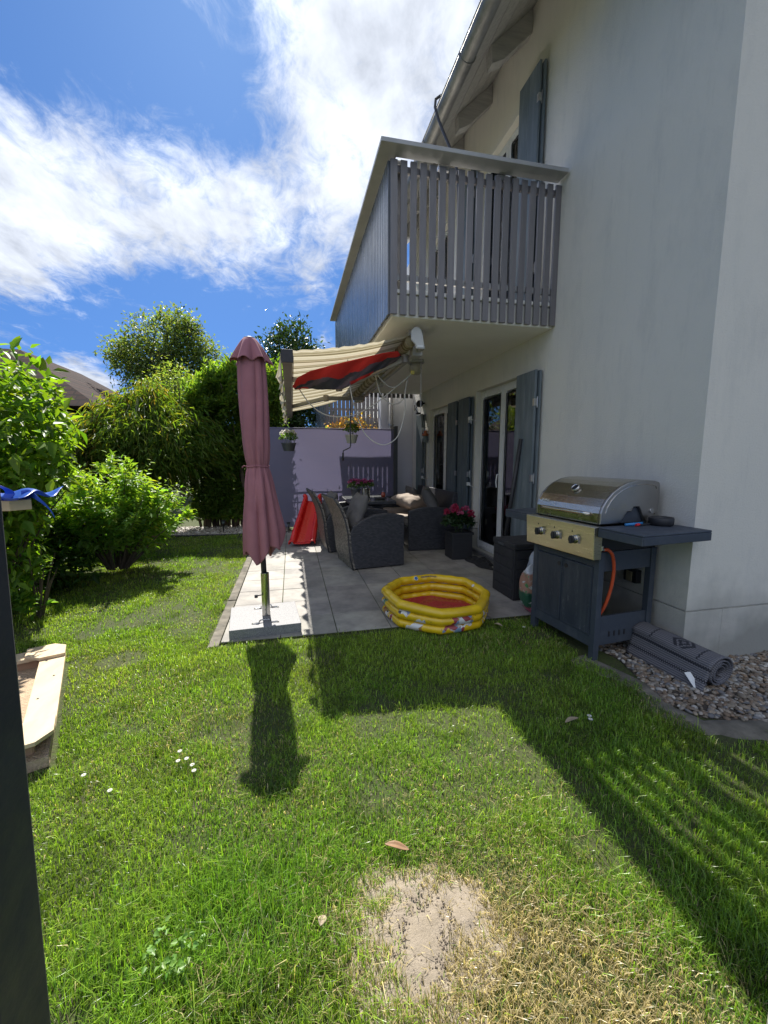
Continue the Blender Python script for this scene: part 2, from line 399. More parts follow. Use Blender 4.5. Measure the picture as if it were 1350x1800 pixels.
g = MB(); g.box(-.545, 3.06, -.05, WX, PY[-1], .004)
tag(g.build('paving_bed', M['soil']), kind='structure')
M['kerb'] = mat('kerb', (.19, .17, .135), (.085, .078, .06), .9, scale=9, detail=9, bscale=60, bstr=.5)
g = MB(); y = 3.0
while y < 7.7:
    g.box(-.625, y+.004, -.05, -.55, y+.99, .010+random.uniform(-.003, .003)); y += 1.0
tag(g.build('patio_kerb', M['kerb'], bevel=.005), kind='structure')
# concrete haunch and cracked strip around the gravel
g = MB()
def kstrip(poly, w, z):
    for i in range(len(poly)-1):
        a = Vector((*poly[i], 0)); bb = Vector((*poly[i+1], 0)); d = (bb-a).normalized(); s = Vector((-d.y, d.x, 0))
        n = max(2, int((bb-a).length/.05))
        yield a, bb, s, n
pts = []
for a, bb, s, n in kstrip(KERBG, .1, 0):
    for k in range(n): pts.append((a.lerp(bb, k/n), s))
rows = []
for i, (p, s) in enumerate(pts):
    s2 = sum((pts[min(max(i+k, 0), len(pts)-1)][1] for k in range(-4, 5)), Vector()).normalized()
    w0 = .02*math.sin(i*.7)+.012*math.sin(i*1.9)
    rows.append([(p.x-s2.x*(.05+w0), p.y-s2.y*(.05+w0), -.012), (p.x-s2.x*(.03+w0), p.y-s2.y*(.03+w0), .002), (p.x+s2.x*.05, p.y+s2.y*.05, .008+.003*math.sin(i*.9)), (p.x+s2.x*.10, p.y+s2.y*.10, .004), (p.x+s2.x*.12, p.y+s2.y*.12, -.02)])
vs = [q for r in rows for q in r]; g.add(vs, [(i*5+k, i*5+k+1, (i+1)*5+k+1, (i+1)*5+k) for i in range(len(rows)-1) for k in range(4)])
tag(g.build('concrete_edging', M['kerb'], smooth=True), kind='structure')
g = MB(); g.prism(GRAVEL, -.03, .001); M['gravel_bed'] = mat('gravel_bed', (.075, .06, .045), (.045, .036, .028), .95, scale=30, bscale=80, bstr=.6)
tag(g.build('gravel_bed', M['gravel_bed']), kind='structure')

def np_mesh(name, V, Fa, mat_, parent=None, col=None, smooth=False, kind=None):
    off = np.array(wloc(parent)) if parent is not None else 0.
    V = np.asarray(V, dtype=np.float32) - np.asarray(off, dtype=np.float32); Fa = np.asarray(Fa, dtype=np.int32); k = Fa.shape[1]
    me = bpy.data.meshes.new(name)
    me.vertices.add(len(V)); me.vertices.foreach_set('co', V.ravel())
    me.loops.add(Fa.size); me.loops.foreach_set('vertex_index', Fa.ravel())
    me.polygons.add(len(Fa)); me.polygons.foreach_set('loop_start', np.arange(0, Fa.size, k, dtype=np.int32)); me.polygons.foreach_set('loop_total', np.full(len(Fa), k, dtype=np.int32))
    if smooth: me.polygons.foreach_set('use_smooth', np.ones(len(Fa), dtype=bool))
    me.update(calc_edges=True)
    if col is not None:
        ca = me.color_attributes.new('Col', 'FLOAT_COLOR', 'POINT')
        cc = np.ones((len(V), 4), dtype=np.float32); cc[:, :3] = np.clip(col, 0, 1); ca.data.foreach_set('color', cc.ravel())
    me.materials.append(mat_)
    o = bpy.data.objects.new(name, me); C.objects.link(o)
    if parent is not None: o.parent = parent
    if kind: o['kind'] = kind
    return o
def unit(a): return a/np.maximum(np.linalg.norm(a, axis=1, keepdims=True), 1e-9)
def leaves(name, P, Dv, Nv, Ln, Wd, col, mat_, parent=None, kind=None, fold=.12, curl=.15):
    P = np.asarray(P, float); n = len(P); Dv = unit(np.asarray(Dv, float)); S = unit(np.cross(Dv, Nv)); Nn = np.cross(S, Dv)
    Ln = np.broadcast_to(np.asarray(Ln, float), (n,))[:, None]; Wd = np.broadcast_to(np.asarray(Wd, float), (n,))[:, None]
    V = np.stack([P, P+Dv*Ln*.32+S*Wd*.5+Nn*Wd*fold, P+Dv*Ln*.68+S*Wd*.28+Nn*(Wd*fold-Ln*curl*.4), P+Dv*Ln-Nn*Ln*curl,
                  P+Dv*Ln*.68-S*Wd*.28+Nn*(Wd*fold-Ln*curl*.4), P+Dv*Ln*.32-S*Wd*.5+Nn*Wd*fold], 1).reshape(-1, 3)
    b = np.arange(n)[:, None]*6
    Fa = np.concatenate([b+np.array([0, 1, 2, 3]), b+np.array([0, 3, 4, 5])], 0)
    return np_mesh(name, V, Fa, mat_, parent, np.repeat(np.asarray(col), 6, 0), kind=kind)
def colvar(base, n, v=.18, hue=.12, r=rng):
    k = np.exp(r.normal(0, v, (n, 1))); c = np.array(base)[None]*k; c[:, 0] *= np.exp(r.normal(0, hue, n)); c[:, 2] *= np.exp(r.normal(0, hue, n)); return c
def rdir(n, r=rng):
    return unit(r.normal(0, 1, (n, 3)))

# --- pebbles
def ico():
    bm = bmesh.new(); bmesh.ops.create_icosphere(bm, subdivisions=2, radius=1); v = np.array([q.co[:] for q in bm.verts]); f = np.array([[q.index for q in p.verts] for p in bm.faces]); bm.free(); return v, f
IV, IF = ico()
def stones(name, XY, size, z0, palette, mat_, flat=.55, kind='stuff', seed=1):
    r = np.random.default_rng(seed); n = len(XY); Vs = []; Fs = []; Cs = []
    for i in range(n):
        s = size*r.uniform(.55, 1.25); sc = np.array([s*r.uniform(.9, 1.35), s*r.uniform(.7, 1.0), s*r.uniform(flat*.8, flat*1.2)])
        lump = 1+.10*np.sin(IV@r.normal(0, 2, 3)+r.uniform(0, 6))
        v = IV*lump[:, None]*sc
        a = r.uniform(0, 2*PI); tl = r.normal(0, .35, 2)
        Rz = np.array([[math.cos(a), -math.sin(a), 0], [math.sin(a), math.cos(a), 0], [0, 0, 1]])
        Rx = np.array([[1, 0, 0], [0, math.cos(tl[0]), -math.sin(tl[0])], [0, math.sin(tl[0]), math.cos(tl[0])]])
        v = v@Rx.T@Rz.T + np.array([XY[i][0], XY[i][1], z0+r.uniform(0, size*.9)])
        Vs.append(v); Fs.append(IF+i*len(IV)); c = np.array(palette[r.integers(len(palette))])*r.uniform(.7, 1.25); Cs.append(np.repeat(c[None], len(IV), 0))
    return np_mesh(name, np.concatenate(Vs), np.concatenate(Fs), mat_, None, np.concatenate(Cs), smooth=True, kind=kind)
m, t, b = new_mat('pebble'); a = t.nodes.new('ShaderNodeAttribute'); a.attribute_name = 'Col'
c = mixc(t, mrange(t, nz(t, 60, 6, .7), .4, .75, 0, .45), a.outputs['Color'], (.12, .10, .08)); t.links.new(c, b.inputs['Base Color']); b.inputs['Roughness'].default_value = .65
bump(t, b, nz(t, 150, 4), .2, .002); M['pebble'] = m
xy = rng.uniform((1.9, 1.4), (3.3, 2.95), (11000, 2)); xy = xy[inpoly(xy[:, 0], xy[:, 1], GRAVEL)]
xy = xy[:3700]
PAL = [(.26, .21, .155), (.21, .175, .13), (.34, .30, .25), (.17, .125, .09), (.22, .155, .10), (.16, .16, .165), (.42, .40, .36)]
tag(stones('pebbles', xy, .0155, -.002, PAL, M['pebble']), 'rounded brown and grey pebbles along the house wall under the grill', 'pebbles')
xy = rng.uniform((-3.0, 7.35), (-.1, 8.6), (4200, 2)); edge = 7.72-.12*np.cos((xy[:, 0]+1.)*1.1)+.1*(xy[:, 0]+.8)*-.1
xy = xy[xy[:, 1] > edge]
tag(stones('stone_chips', xy, .022, 0, [(.50, .46, .40), (.40, .36, .31), (.30, .27, .23), (.58, .55, .51)], M['pebble'], seed=4), 'pale stone chips spread beneath the hedge', 'stone chips')
M['black_plastic'] = mat('black_plastic', (.018, .018, .02), (.03, .03, .032), .5, scale=10)
g = MB(); g.tube([(x, 7.70-.12*math.cos((x+1.)*1.1), .004) for x in np.linspace(-3, -.1, 30)], .022, 6)
base_of(g, 'lawn_edging', M['black_plastic'], 'black plastic edging strip between lawn and pale stone chips', 'edging')

xy = rng.normal((.345, .955), (.048, .06), (700, 2)); xy = xy[sand_r(xy[:, 0], xy[:, 1]) < 1.0]
tag(stones('soil_crumbs', xy, .0024, .006, [(.10, .075, .05), (.16, .125, .09), (.22, .18, .13), (.07, .05, .035)], M['pebble'], seed=9), 'dark crumbs of earth scattered on the bare sandy patch', 'soil crumbs')
# --- grass
def make_grass():
    r = np.random.default_rng(5)
    zones = [((-1.2, .35), (2.5, 1.25), 62000), ((-1.6, 1.25), (3.4, 2.2), 48000), ((-3.2, 2.2), (2.3, 3.5), 30000), ((-4.0, 3.5), (-.62, 5.5), 15000), ((-4.0, 5.5), (-.62, 7.75), 10000)]
    P = []; SCL = []
    for (a, bb, d), sc in zip(zones, (1, 1.15, 1.5, 1.9, 2.5)):
        n = int((bb[0]-a[0])*(bb[1]-a[1])*d*.62); p = r.uniform(a, bb, (n, 2)); P.append(p); SCL.append(np.full(n, sc))
    P = np.concatenate(P); SCL = np.concatenate(SCL); x, y = P[:, 0], P[:, 1]
    keep = np.ones(len(P), bool)
    keep &= ~((x > -.61) & (y > 3.062+.012*np.sin(x*23)) & (y < 9)); keep &= ~((x > -.64+.015*np.sin(y*17)) & (y > 3.0) & (r.random(len(P)) < .9))
    keep &= ~inpoly(x, y, GRAVEL); keep &= ~((x > 2.1) & (y > 1.5))
    kx = np.interp(y, [1.40, 1.49, 1.66, 1.90, 2.30, 2.7], [2.03, 1.99, 1.90, 1.95, 1.86, 1.94]); keep &= ~((y > 1.45) & (y < 2.9) & (x > kx+.03+.02*np.sin(y*40)))
    keep &= ~((x > 1.95) & (y > 1.40+.025*np.sin(x*31)) & (y < 1.6))
    keep &= ~inpoly(x, y, SANDB)
    s = sand_r(x, y); keep &= (s > 1.0) | ((s > .6) & (r.random(len(P)) < .16)) | (r.random(len(P)) < .010)
    keep &= y < 7.66-.12*np.cos((x+1.)*1.1)
    th = fnoise(x, y, 3.2, 21); dn = np.clip((th-.22)*3.6, .22, 1)                 # thin spots
    dn = np.where((np.hypot((x+1.15)/.16, (y-2.95)/.12) < 1) | (np.hypot((x+1.55)/.10, (y-3.45)/.1) < 1) | (np.hypot((x-1.02)/.06, (y-1.55)/.05) < 1), .15, dn)
    keep &= r.random(len(P)) < dn
    x, y, SCL, s = x[keep], y[keep], SCL[keep], s[keep]; n = len(x)
    # dryness by place
    dry = .03+1.25*np.exp(-((x-.66)/.34)**2-((y-.68)/.27)**2) + .55*np.exp(-((x-.50)/.26)**2-((y-1.02)/.20)**2) + .3*np.exp(-((s-1)/.5)**2) + .25*np.exp(-((x-.65)/.5)**2-((y-1.35)/.2)**2) + .55*(fnoise(x, y, 2.2, 31)-.5)+.5*np.clip(.42-fnoise(x, y, 4.1, 77), 0, 1)
    lush = np.exp(-((x+.12)/.32)**2-((y-1.02)/.35)**2) + .5*np.exp(-((x-1.35)/.4)**2-((y-1.0)/.4)**2) + .9*(fnoise(x, y, 1.7, 41)-.5)
    tall = np.clip(.75+.75*lush+.5*(vnoise(x, y, 7, 51)-.5), .35, 1.9)
    h = .034*tall*np.exp(r.normal(0, .28, n))*np.where(r.random(n) < .015, 1.8, 1)
    h = np.where(y < 1.3, h*1.15, h)
    isdry = r.random(n) < np.clip(dry, .02, .95)
    w = .0021*SCL*np.exp(r.normal(0, .2, n)); h = h*np.where(isdry, .8, 1)
    az = r.uniform(0, 2*PI, n)+1.2*(vnoise(x, y, 6, 61)-.5); lean = np.abs(r.normal(.55, .4, n))+.25*isdry
    dx, dy = np.cos(az), np.sin(az); sx, sy = -dy, dx
    z0 = ground_h(x, y)-.004
    def pt(f, wf, zz, ln):
        return np.stack([x+dx*h*ln*lean+sx*w*wf, y+dy*h*ln*lean+sy*w*wf, z0+h*zz], 1)
    V = np.stack([pt(0, -.5, 0, 0), pt(0, .5, 0, 0), pt(.5, -.42, .58, .22), pt(.5, .42, .58, .22), pt(1, 0, np.clip(1-.3*lean, .4, 1), .85)], 1).reshape(-1, 3)
    b = np.arange(n)[:, None]*5
    Fa = np.concatenate([b+np.array([0, 1, 3]), b+np.array([0, 3, 2]), b+np.array([2, 3, 4])])
    hue = np.clip(.5+1.1*(fnoise(x, y, 1.3, 71)-.5)+r.normal(0, .18, n)-.35*lush, 0, 1)[:, None]
    green = np.array([.145, .29, .028])*(1-hue)+np.array([.35, .44, .06])*hue
    dryc = np.array([.44, .36, .19])*np.exp(r.normal(0, .2, (n, 1)))
    dk = fnoise(x, y, 5.5, 91)[:, None]; green = green*np.where(dk < .36, .72, 1.)
    col = np.where(isdry[:, None], dryc, green)*np.exp(r.normal(0, .30, (n, 1)))
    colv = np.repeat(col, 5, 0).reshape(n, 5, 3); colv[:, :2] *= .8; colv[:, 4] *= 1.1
    return V, Fa, colv.reshape(-1, 3)
M['grass'] = leaf_mat('grass', .45, .30, .5, (1.3, 1.4, .55))
V, Fa, cc = make_grass()
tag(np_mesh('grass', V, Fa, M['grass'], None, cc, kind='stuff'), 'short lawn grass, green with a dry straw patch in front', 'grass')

# =================================================================== HOUSE
house = thing('row_house', (WX, CY, 0), 'cream rendered two storey house with grey slatted balcony and blue grey folding shutters', 'house')
def wall_holes(mb, x0, x1, Y0, Y1, Z0, Z1, holes):
    """wall slab of thickness x0..x1 with rectangular openings (y0,y1,z0,z1)"""
    ys = sorted({Y0, Y1, *[h[0] for h in holes], *[h[1] for h in holes]}); zs = sorted({min(max(z, Z0), Z1) for z in [Z0, Z1]+[h[2] for h in holes]+[h[3] for h in holes]})
    for i in range(len(ys)-1):
        run = None
        for j in range(len(zs)-1):
            yc = (ys[i]+ys[i+1])/2; zc = (zs[j]+zs[j+1])/2
            solid = not any(h[0] < yc < h[1] and h[2] < zc < h[3] for h in holes)
            if solid: run = [zs[j], zs[j+1]] if run is None else [run[0], zs[j+1]]
            if (not solid or j == len(zs)-2) and run: mb.box(x0, ys[i], run[0], x1, ys[i+1], run[1]); run = None
            elif not solid: run = None
HOLES = [(3.98, 5.33, .10, 2.24), (6.16, 7.28, .10, 2.20), (4.12, 5.42, 2.82, 4.98), (6.3, 7.4, 2.82, 4.98)]
YF = 8.35
g = MB(); wall_holes(g, WX, WX+.30, CY, YF, .368, 5.785, HOLES); g.box(WX+.015, CY+.015, .355, WX+.29, 3.98, .368)
wall = g.build('wall', M['stucco'], house)
g = MB(); wall_holes(g, WX+.002, WX+.30, CY+.002, YF, -.1, .355, [(3.98, 5.33, .10, .36), (6.16, 7.28, .10, .36)]); g.box(WX+.302, CY+.002, -.1, 10.5, CY+.3, .355)
g.build('plinth', M['plinth'], house)
RX, SL = 6.3, .92                                    # ridge
def zr(x): return 5.70-.92*(2.44-x)
g = MB(); g.prism([(WX+.30, .368), (10.5, .368), (10.5, 5.2), (RX, zr(RX)), (WX+.30, zr(WX+.30)+.02)], CY, CY+.30, 'y'); g.box(WX+.29, CY+.015, .355, 10.4, CY+.29, .368)
g.build('gable_wall', M['stucco'], house)
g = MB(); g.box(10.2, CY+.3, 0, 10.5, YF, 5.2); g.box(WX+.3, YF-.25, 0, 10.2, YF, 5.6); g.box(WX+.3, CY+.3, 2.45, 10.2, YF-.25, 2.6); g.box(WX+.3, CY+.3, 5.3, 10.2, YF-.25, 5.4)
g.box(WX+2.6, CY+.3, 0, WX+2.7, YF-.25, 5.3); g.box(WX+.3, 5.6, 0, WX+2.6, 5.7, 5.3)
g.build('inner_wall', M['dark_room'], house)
# roof: boarded soffit, tiles above, rafters, gutter
M['roof_tile'] = mat('roof_tile', (.10, .05, .038), (.06, .035, .03), .8, scale=6, bscale=25, bstr=.5)
g = MB()
ex = 1.72
g.add([(ex, 1.3, zr(ex)+.07), (RX, 1.3, zr(RX)+.07), (RX, 9.0, zr(RX)+.07), (ex, 9.0, zr(ex)+.07), (ex, 1.3, zr(ex)+.16), (RX, 1.3, zr(RX)+.18), (RX, 9.0, zr(RX)+.18), (ex, 9.0, zr(ex)+.16)],
      [(3,2,1,0),(4,5,6,7),(0,1,5,4),(1,2,6,5),(2,3,7,6),(3,0,4,7)])
xb = 11.2; zb = zr(RX)-SL*(xb-RX)
g.add([(RX, 1.3, zr(RX)+.07), (xb, 1.3, zb), (xb, 9.0, zb), (RX, 9.0, zr(RX)+.07), (RX, 1.3, zr(RX)+.18), (xb, 1.3, zb+.11), (xb, 9.0, zb+.11), (RX, 9.0, zr(RX)+.18)],
      [(3,2,1,0),(4,5,6,7),(0,1,5,4),(1,2,6,5),(2,3,7,6),(3,0,4,7)])
roof = g.build('roof', M['roof_tile'], house)
g = MB(); nb = 6; sx0, sx1 = 1.70, 2.60
for i in range(nb):                                  # tongue and groove boards running along the eave
    a = sx0+(sx1-sx0)*i/nb; c2 = sx0+(sx1-sx0)*(i+1)/nb-.006
    g.add([(a, 1.3, zr(a)+.045), (c2, 1.3, zr(c2)+.045), (c2, 9, zr(c2)+.045), (a, 9, zr(a)+.045), (a, 1.3, zr(a)+.066), (c2, 1.3, zr(c2)+.066), (c2, 9, zr(c2)+.066), (a, 9, zr(a)+.066)],
          [(3,2,1,0),(4,5,6,7),(0,1,5,4),(1,2,6,5),(2,3,7,6),(3,0,4,7)])
g.build('soffit_board', M['soffit_wood'], roof)
for k in range(-3, 5):
    yr = 4.315+.84*k; g = MB()
    x0, x1 = 2.03, 2.465
    g.prism([(x0, zr(x0)+.042), (x1, zr(x1)+.042), (x1, zr(x1)-.17), (x0+.14, zr(x0+.14)-.185), (x0+.01, zr(x0)-.12)], yr-.055, yr+.055, 'y')
    g.build('rafter', M['rafter_wood'], roof, bevel=.004)
gx, gz = 1.655, 4.96
def gutter_part(y0, y1, r, t=.004, name='gutter', par=None):
    g = MB(); n = 18; vs = []
    for y in (y0, y1):
        for rr in (r, r-t):
            for k in range(n+1):
                a = PI+PI*k/n; vs.append((gx+rr*math.cos(a), y, gz+rr*math.sin(a)))
    m_ = n+1
    fs = []
    for k in range(n):
        fs += [(k, k+1, 2*m_+k+1, 2*m_+k), (m_+k+1, m_+k, 3*m_+k, 3*m_+k+1), (k, m_+k, m_+k+1, k+1), (2*m_+k, 2*m_+k+1, 3*m_+k+1, 3*m_+k)]
    fs += [(0, 2*m_, 3*m_, m_), (n, m_+n, 3*m_+n, 2*m_+n)]
    g.add(vs, fs); return g
g = gutter_part(1.3, 9.0, .075); g.tube([(gx-.075, 1.3, gz+.004), (gx-.075, 9, gz+.004)], .009, 8)
gut = g.build('gutter', M['zinc'], house, smooth=True)
for y in (2.9, 3.95, 5.0, 6.1, 7.1, 8.0):
    gutter_part(y, y+.02, .082, .007).build('gutter_bracket', M['zinc'], gut)
# doors and windows
def french(name, y0, y1, z0, z1, meet, curtain=True):
    """two-leaf glazed door set back in its opening"""
    xf = WX+.075
    g = MB(); g.ring('x', xf, xf+.07, y0+.002, y1-.002, z0+.002, z1-.002, .032)
    fr = g.build(name, M['upvc'], house, bevel=.004)
    for a, c2 in ((y0+.036, meet-.003), (meet+.003, y1-.036)):
        if c2-a < .1: continue
        g = MB(); g.ring('x', xf-.018, xf+.05, a, c2, z0+.036, z1-.036, .062, .085); g.build('sash', M['upvc'], fr, bevel=.006)
        g = MB(); g.box(xf-.004, a+.058, z0+.118, xf+.004, c2-.058, z1-.118); g.build('pane', M['glass'], fr)
        g = MB(); g.ring('x', xf-.0205, xf-.013, a+.0625, c2-.0625, z0+.1215, z1-.1215, .007); g.build('gasket', M['black_plastic'], fr)
    if curtain:
        g = MB(); g.grid(lambda u, v: (xf+.11+.02*math.sin(u*92)+.012*math.sin(u*19+2), y0+.05+(y1-y0-.1)*u, z0+.1+(z1-z0-.2)*v), 110, 3)
        g.build('curtain', M['curtain'], fr, smooth=True)
    return fr
d1 = french('french_door', 3.98, 5.33, .10, 2.24, 4.69)
g = MB(); g.box(WX+.06, 4.745, 1.02, WX+.09, 4.77, 1.16); g.tube([(WX+.085, 4.757, 1.15), (WX+.04, 4.757, 1.14), (WX+.03, 4.757, 1.05), (WX+.04, 4.757, .98)], .009, 8); g.build('handle', M['upvc'], d1, bevel=.003)
w2 = french('french_door', 6.16, 7.28, .10, 2.20, 6.62)
french('french_door', 4.12, 5.42, 2.82, 4.98, 4.78); french('french_door', 6.3, 7.4, 2.82, 4.98, 6.85)
for a in ((3.98, 5.33, .10), (6.16, 7.28, .10), (4.12, 5.42, 2.82)):
    g = MB(); g.box(WX-.03, a[0]+.003, a[2]-.04, WX+.075, a[1]-.003, a[2]-.002); g.build('door_sill', M['stone_sill'], house, bevel=.004)
# shutters: leaf of boards with hinges, folded in pairs
def shutter(y0, y1, z0, z1, mt, x=WX-.085, pair=True, nb=2, fx=.035, hinge_y=None):
    g = MB(); w = (y1-y0)/nb
    for i in range(nb): g.box(x, y0+i*w+.0015, z0, x+.024, y0+(i+1)*w-.0015, z1)
    for zz in (z0+.22, z1-.25): g.box(x+.0245, y0+.02, zz, x+.034, y1-.02, zz+.09)
    s = g.build('shutter', M[mt], house, bevel=.003)
    hy = hinge_y if hinge_y is not None else y0
    for zz in (z0+.35, (z0+z1)/2-.03, z1-.35):
        h = MB(); h.box(x-.003, hy-.006, zz, x+.028, hy+.028, zz+.07); h.tube([(x+.03, hy-.006, zz-.02), (x+.03, hy-.006, zz+.09)], .006, 8); h.build('hinge', M['steel'], s, bevel=.001)
    if pair:
        g = MB()
        for i in range(nb): g.box(x+.04, y0-.02+i*w+.0015, z0+.005, x+.062, y0-.02+(i+1)*w-.0015, z1-.005)
        g.build('shutter', M[mt], house, bevel=.003)
    return s
shutter(3.80, 4.16, .06, 2.22, 'shutter')
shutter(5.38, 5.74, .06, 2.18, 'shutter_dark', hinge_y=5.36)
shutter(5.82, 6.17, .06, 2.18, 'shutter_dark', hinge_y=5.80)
shutter(7.46, 7.82, .06, 2.16, 'shutter', hinge_y=7.44)
shutter(3.96, 4.32, 2.84, 5.06, 'shutter'); shutter(5.44, 5.80, 2.84, 5.06, 'shutter')
for y in (5.35, 7.43):                               # hold-back arms of the shutters
    for zz in (.97, 1.86):
        g = MB(); g.box(WX-.10, y-.05, zz, WX-.07, y+.01, zz+.045); g.tube([(WX-.085, y-.05, zz+.01), (WX-.05, y-.11, zz-.015), (WX+.01, y-.13, zz-.02)], .005, 6)
        g.build('shutter_catch', M['upvc'], house, bevel=.002)
# balcony
BX, BY0, BY1 = .865, 3.655, 7.93
g = MB(); g.box(BX+.03, BY0+.03, 2.575, WX-.001, BY1, 2.76); g.box(BX+.012, BY0+.012, 2.765, WX-.001, BY1, 2.80)
bal = g.build('balcony', M['soffit_paint'], house, bevel=.006)
g = MB()
cw = .155
g.prism([(BX-.10, BY0-.125), (WX-.02, BY0-.125), (WX-.02, BY0+.03), (BX+.06, BY0+.03), (BX+.06, BY1+.05), (BX-.10, BY1+.05)], 3.838, 3.872)
g.build('handrail', M['rail_cap'], bal, bevel=.003)
g = MB(); g.box(BX+.03, BY0+.014, 3.72, WX-.03, BY0+.044, 3.77); g.box(BX+.012, BY0+.05, 3.72, BX+.042, BY1, 3.77); g.build('top_rail', M['grey_slat'], bal, bevel=.002)
g = MB(); g.box(BX+.03, BY0+.014, 2.87, WX-.03, BY0+.044, 2.92); g.box(BX+.012, BY0+.05, 2.87, BX+.042, BY1, 2.92); g.build('bottom_rail', M['rail_cap'], bal, bevel=.002)
for px_, py_ in ((BX+.10, BY0+.10), (1.35, BY0+.08), (1.9, BY0+.08), (BX+.08, 5.2), (BX+.08, 6.8), (BX+.08, 7.8)):
    g = MB(); g.box(px_-.022, py_-.022, 2.80, px_+.022, py_+.022, 3.836); g.box(px_-.05, py_-.05, 3.800, px_+.05, py_+.0, 3.8355); g.build('post', M['steel'], bal, bevel=.003)
ns = 19
for i in range(ns):
    x = BX+.012+(WX-.065-BX-.0)*(i)/(ns-1)
    x = BX+.004+i*(WX-.062-BX)/(ns-1); w = .058+random.uniform(-.002, .002)
    g = MB(); g.box(x, BY0-.012, 2.585+random.uniform(-.003, .003), x+w, BY0+.011, 3.80)
    s = g.build('slat', M['grey_slat'], bal, bevel=.0025)
k = 0; y = BY0+.02
while y < BY1-.05:
    g = MB(); g.box(BX-.014, y, 2.585+random.uniform(-.004, .004), BX+.009, y+.059, 3.80); g.build('slat', M['side_slat'], bal, bevel=.003); y += .0735; k += 1
n_far = 17
for i in range(n_far):
    x = BX+.02+i*.0875; g = MB(); g.box(x, BY1+.002, 2.50, x+.055, BY1+.024, 3.80); g.build('slat', M['grey_slat'], bal)
# black cable over the gutter
M['cable'] = mat('cable', (.03, .026, .025), None, .5)
g = MB(); g.tube([(1.66, 4.50, 5.02), (1.60, 4.51, 5.035), (1.555, 4.53, 5.01), (1.545, 4.52, 4.93), (1.56, 4.47, 4.80), (1.59, 4.36, 4.58), (1.62, 4.22, 4.33), (1.62, 4.05, 4.05), (1.60, 3.95, 3.5), (1.60, 3.9, 2.82)], .014, 8)
base_of(g, 'cable', M['cable'], 'thick black cable hanging from the roof gutter down behind the balcony rail', 'cable')

# =================================================================== AWNING
def at(u, v, y):
    d = pix_dir(u, v); return tuple(Vector((0, 0, CAMH))+d*(y/d.y))

def stripe_mat():
    m, t, b = new_mat('awning_cloth')
    tc_ = t.nodes.new('ShaderNodeTexCoord'); s = t.nodes.new('ShaderNodeSeparateXYZ'); t.links.new(tc_.outputs['Object'], s.inputs[0])
    def band(freq, ph, lo, hi):
        a = t.nodes.new('ShaderNodeMath'); a.operation = 'MULTIPLY_ADD'; t.links.new(s.outputs[1], a.inputs[0]); a.inputs[1].default_value = freq; a.inputs[2].default_value = ph
        q = t.nodes.new('ShaderNodeMath'); q.operation = 'SINE'; t.links.new(a.outputs[0], q.inputs[0]); return mrange(t, q.outputs[0], lo, hi)
    c = mixc(t, band(2*PI/.24, 0, .0, .25), (.46, .415, .30), (.62, .57, .43))
    c = mixc(t, band(2*PI/.24, 1.9, .86, .93), c, (.17, .14, .07)); c = mixc(t, band(2*PI/.24, 3.6, .93, .97), c, (.24, .20, .10)); c = mixc(t, band(2*PI/.06, .4, .8, .95), c, (.42, .35, .20))
    t.links.new(c, b.inputs['Base Color']); b.inputs['Roughness'].default_value = .85
    tr = t.nodes.new('ShaderNodeBsdfTranslucent'); t.links.new(c, tr.inputs[0]); mx = t.nodes.new('ShaderNodeMixShader'); mx.inputs[0].default_value = .42
    t.links.new(b.outputs[0], mx.inputs[1]); t.links.new(tr.outputs[0], mx.inputs[2]); t.links.new(mx.outputs[0], t.nodes['Material Output'].inputs['Surface'])
    bump(t, b, nz(t, 400, 3), .1, .001)
    return m
M['awning_cloth'] = stripe_mat()
M['alu'] = mat('alu', (.42, .41, .38), (.35, .34, .32), .45, .15, scale=5, bscale=50, bstr=.05)
M['alu_light'] = mat('alu_light', (.60, .60, .57), (.52, .52, .50), .5, 0, scale=5)
M['alu_brown'] = mat('alu_brown', (.27, .24, .21), (.33, .30, .27), .45, .2, scale=5)
AY0, AY1 = 3.80, 7.62
awn = thing('awning', (1.15, 5.7, 2.0), 'open retractable awning with beige striped cloth hung under the balcony', 'awning')
def az_front(y): return 2.262-.125*(y-AY0)/(AY1-AY0)
def aw(u, v):
    y = AY0+.03+(AY1-AY0-.06)*v; x = 1.13*(1-u)-.02*u
    z = 2.475*(1-u)+(az_front(y)+.012)*u
    z += -.030*math.sin(PI*u)*(1+.4*math.sin(v*19)) + .006*math.sin(v*47+u*2)*(1-u)
    if v < .02: z += .006*math.sin(u*60)
    return (x, y, z)
g = MB(); g.grid(aw, 26, 70); cloth = g.build('cloth', M['awning_cloth'], awn, smooth=True)
g = MB()
vs = []; fs = []; n = 300
for i in range(n+1):
    y = AY0+.02+(AY1-AY0-.04)*i/n; ph = y*2*PI/.178; f = abs(math.sin(ph/2))
    wv = .022*math.sin(y*21)+.012*math.sin(y*47+1)
    zt = az_front(y)-.005; dr = .14+.075*f
    for k in range(5):
        q = k/4; vs.append((-.068+wv*q*q-.012*q, y, zt-dr*q))
g.add(vs, [(i*5+k, i*5+k+1, (i+1)*5+k+1, (i+1)*5+k) for i in range(n) for k in range(4)])
g.build('valance', M['awning_cloth'], awn, smooth=True)
g = MB(); g.add([(x, y, az_front(y)+dz) for y in (AY0, AY1) for x, dz in ((-.055, -.075), (.03, -.085), (.035, 0), (-.05, .008))], [(0,1,2,3),(7,6,5,4),(0,4,5,1),(1,5,6,2),(2,6,7,3),(3,7,4,0)])
g.add([(x, y, az_front(y)+dz) for y in (AY0, AY1) for x, dz in ((.0355, -.06), (.045, -.06), (.045, -.03), (.0355, -.03))], [(0,1,2,3),(7,6,5,4),(0,4,5,1),(1,5,6,2),(2,6,7,3),(3,7,4,0)])
g.build('front_bar', M['alu_brown'], awn, bevel=.006)
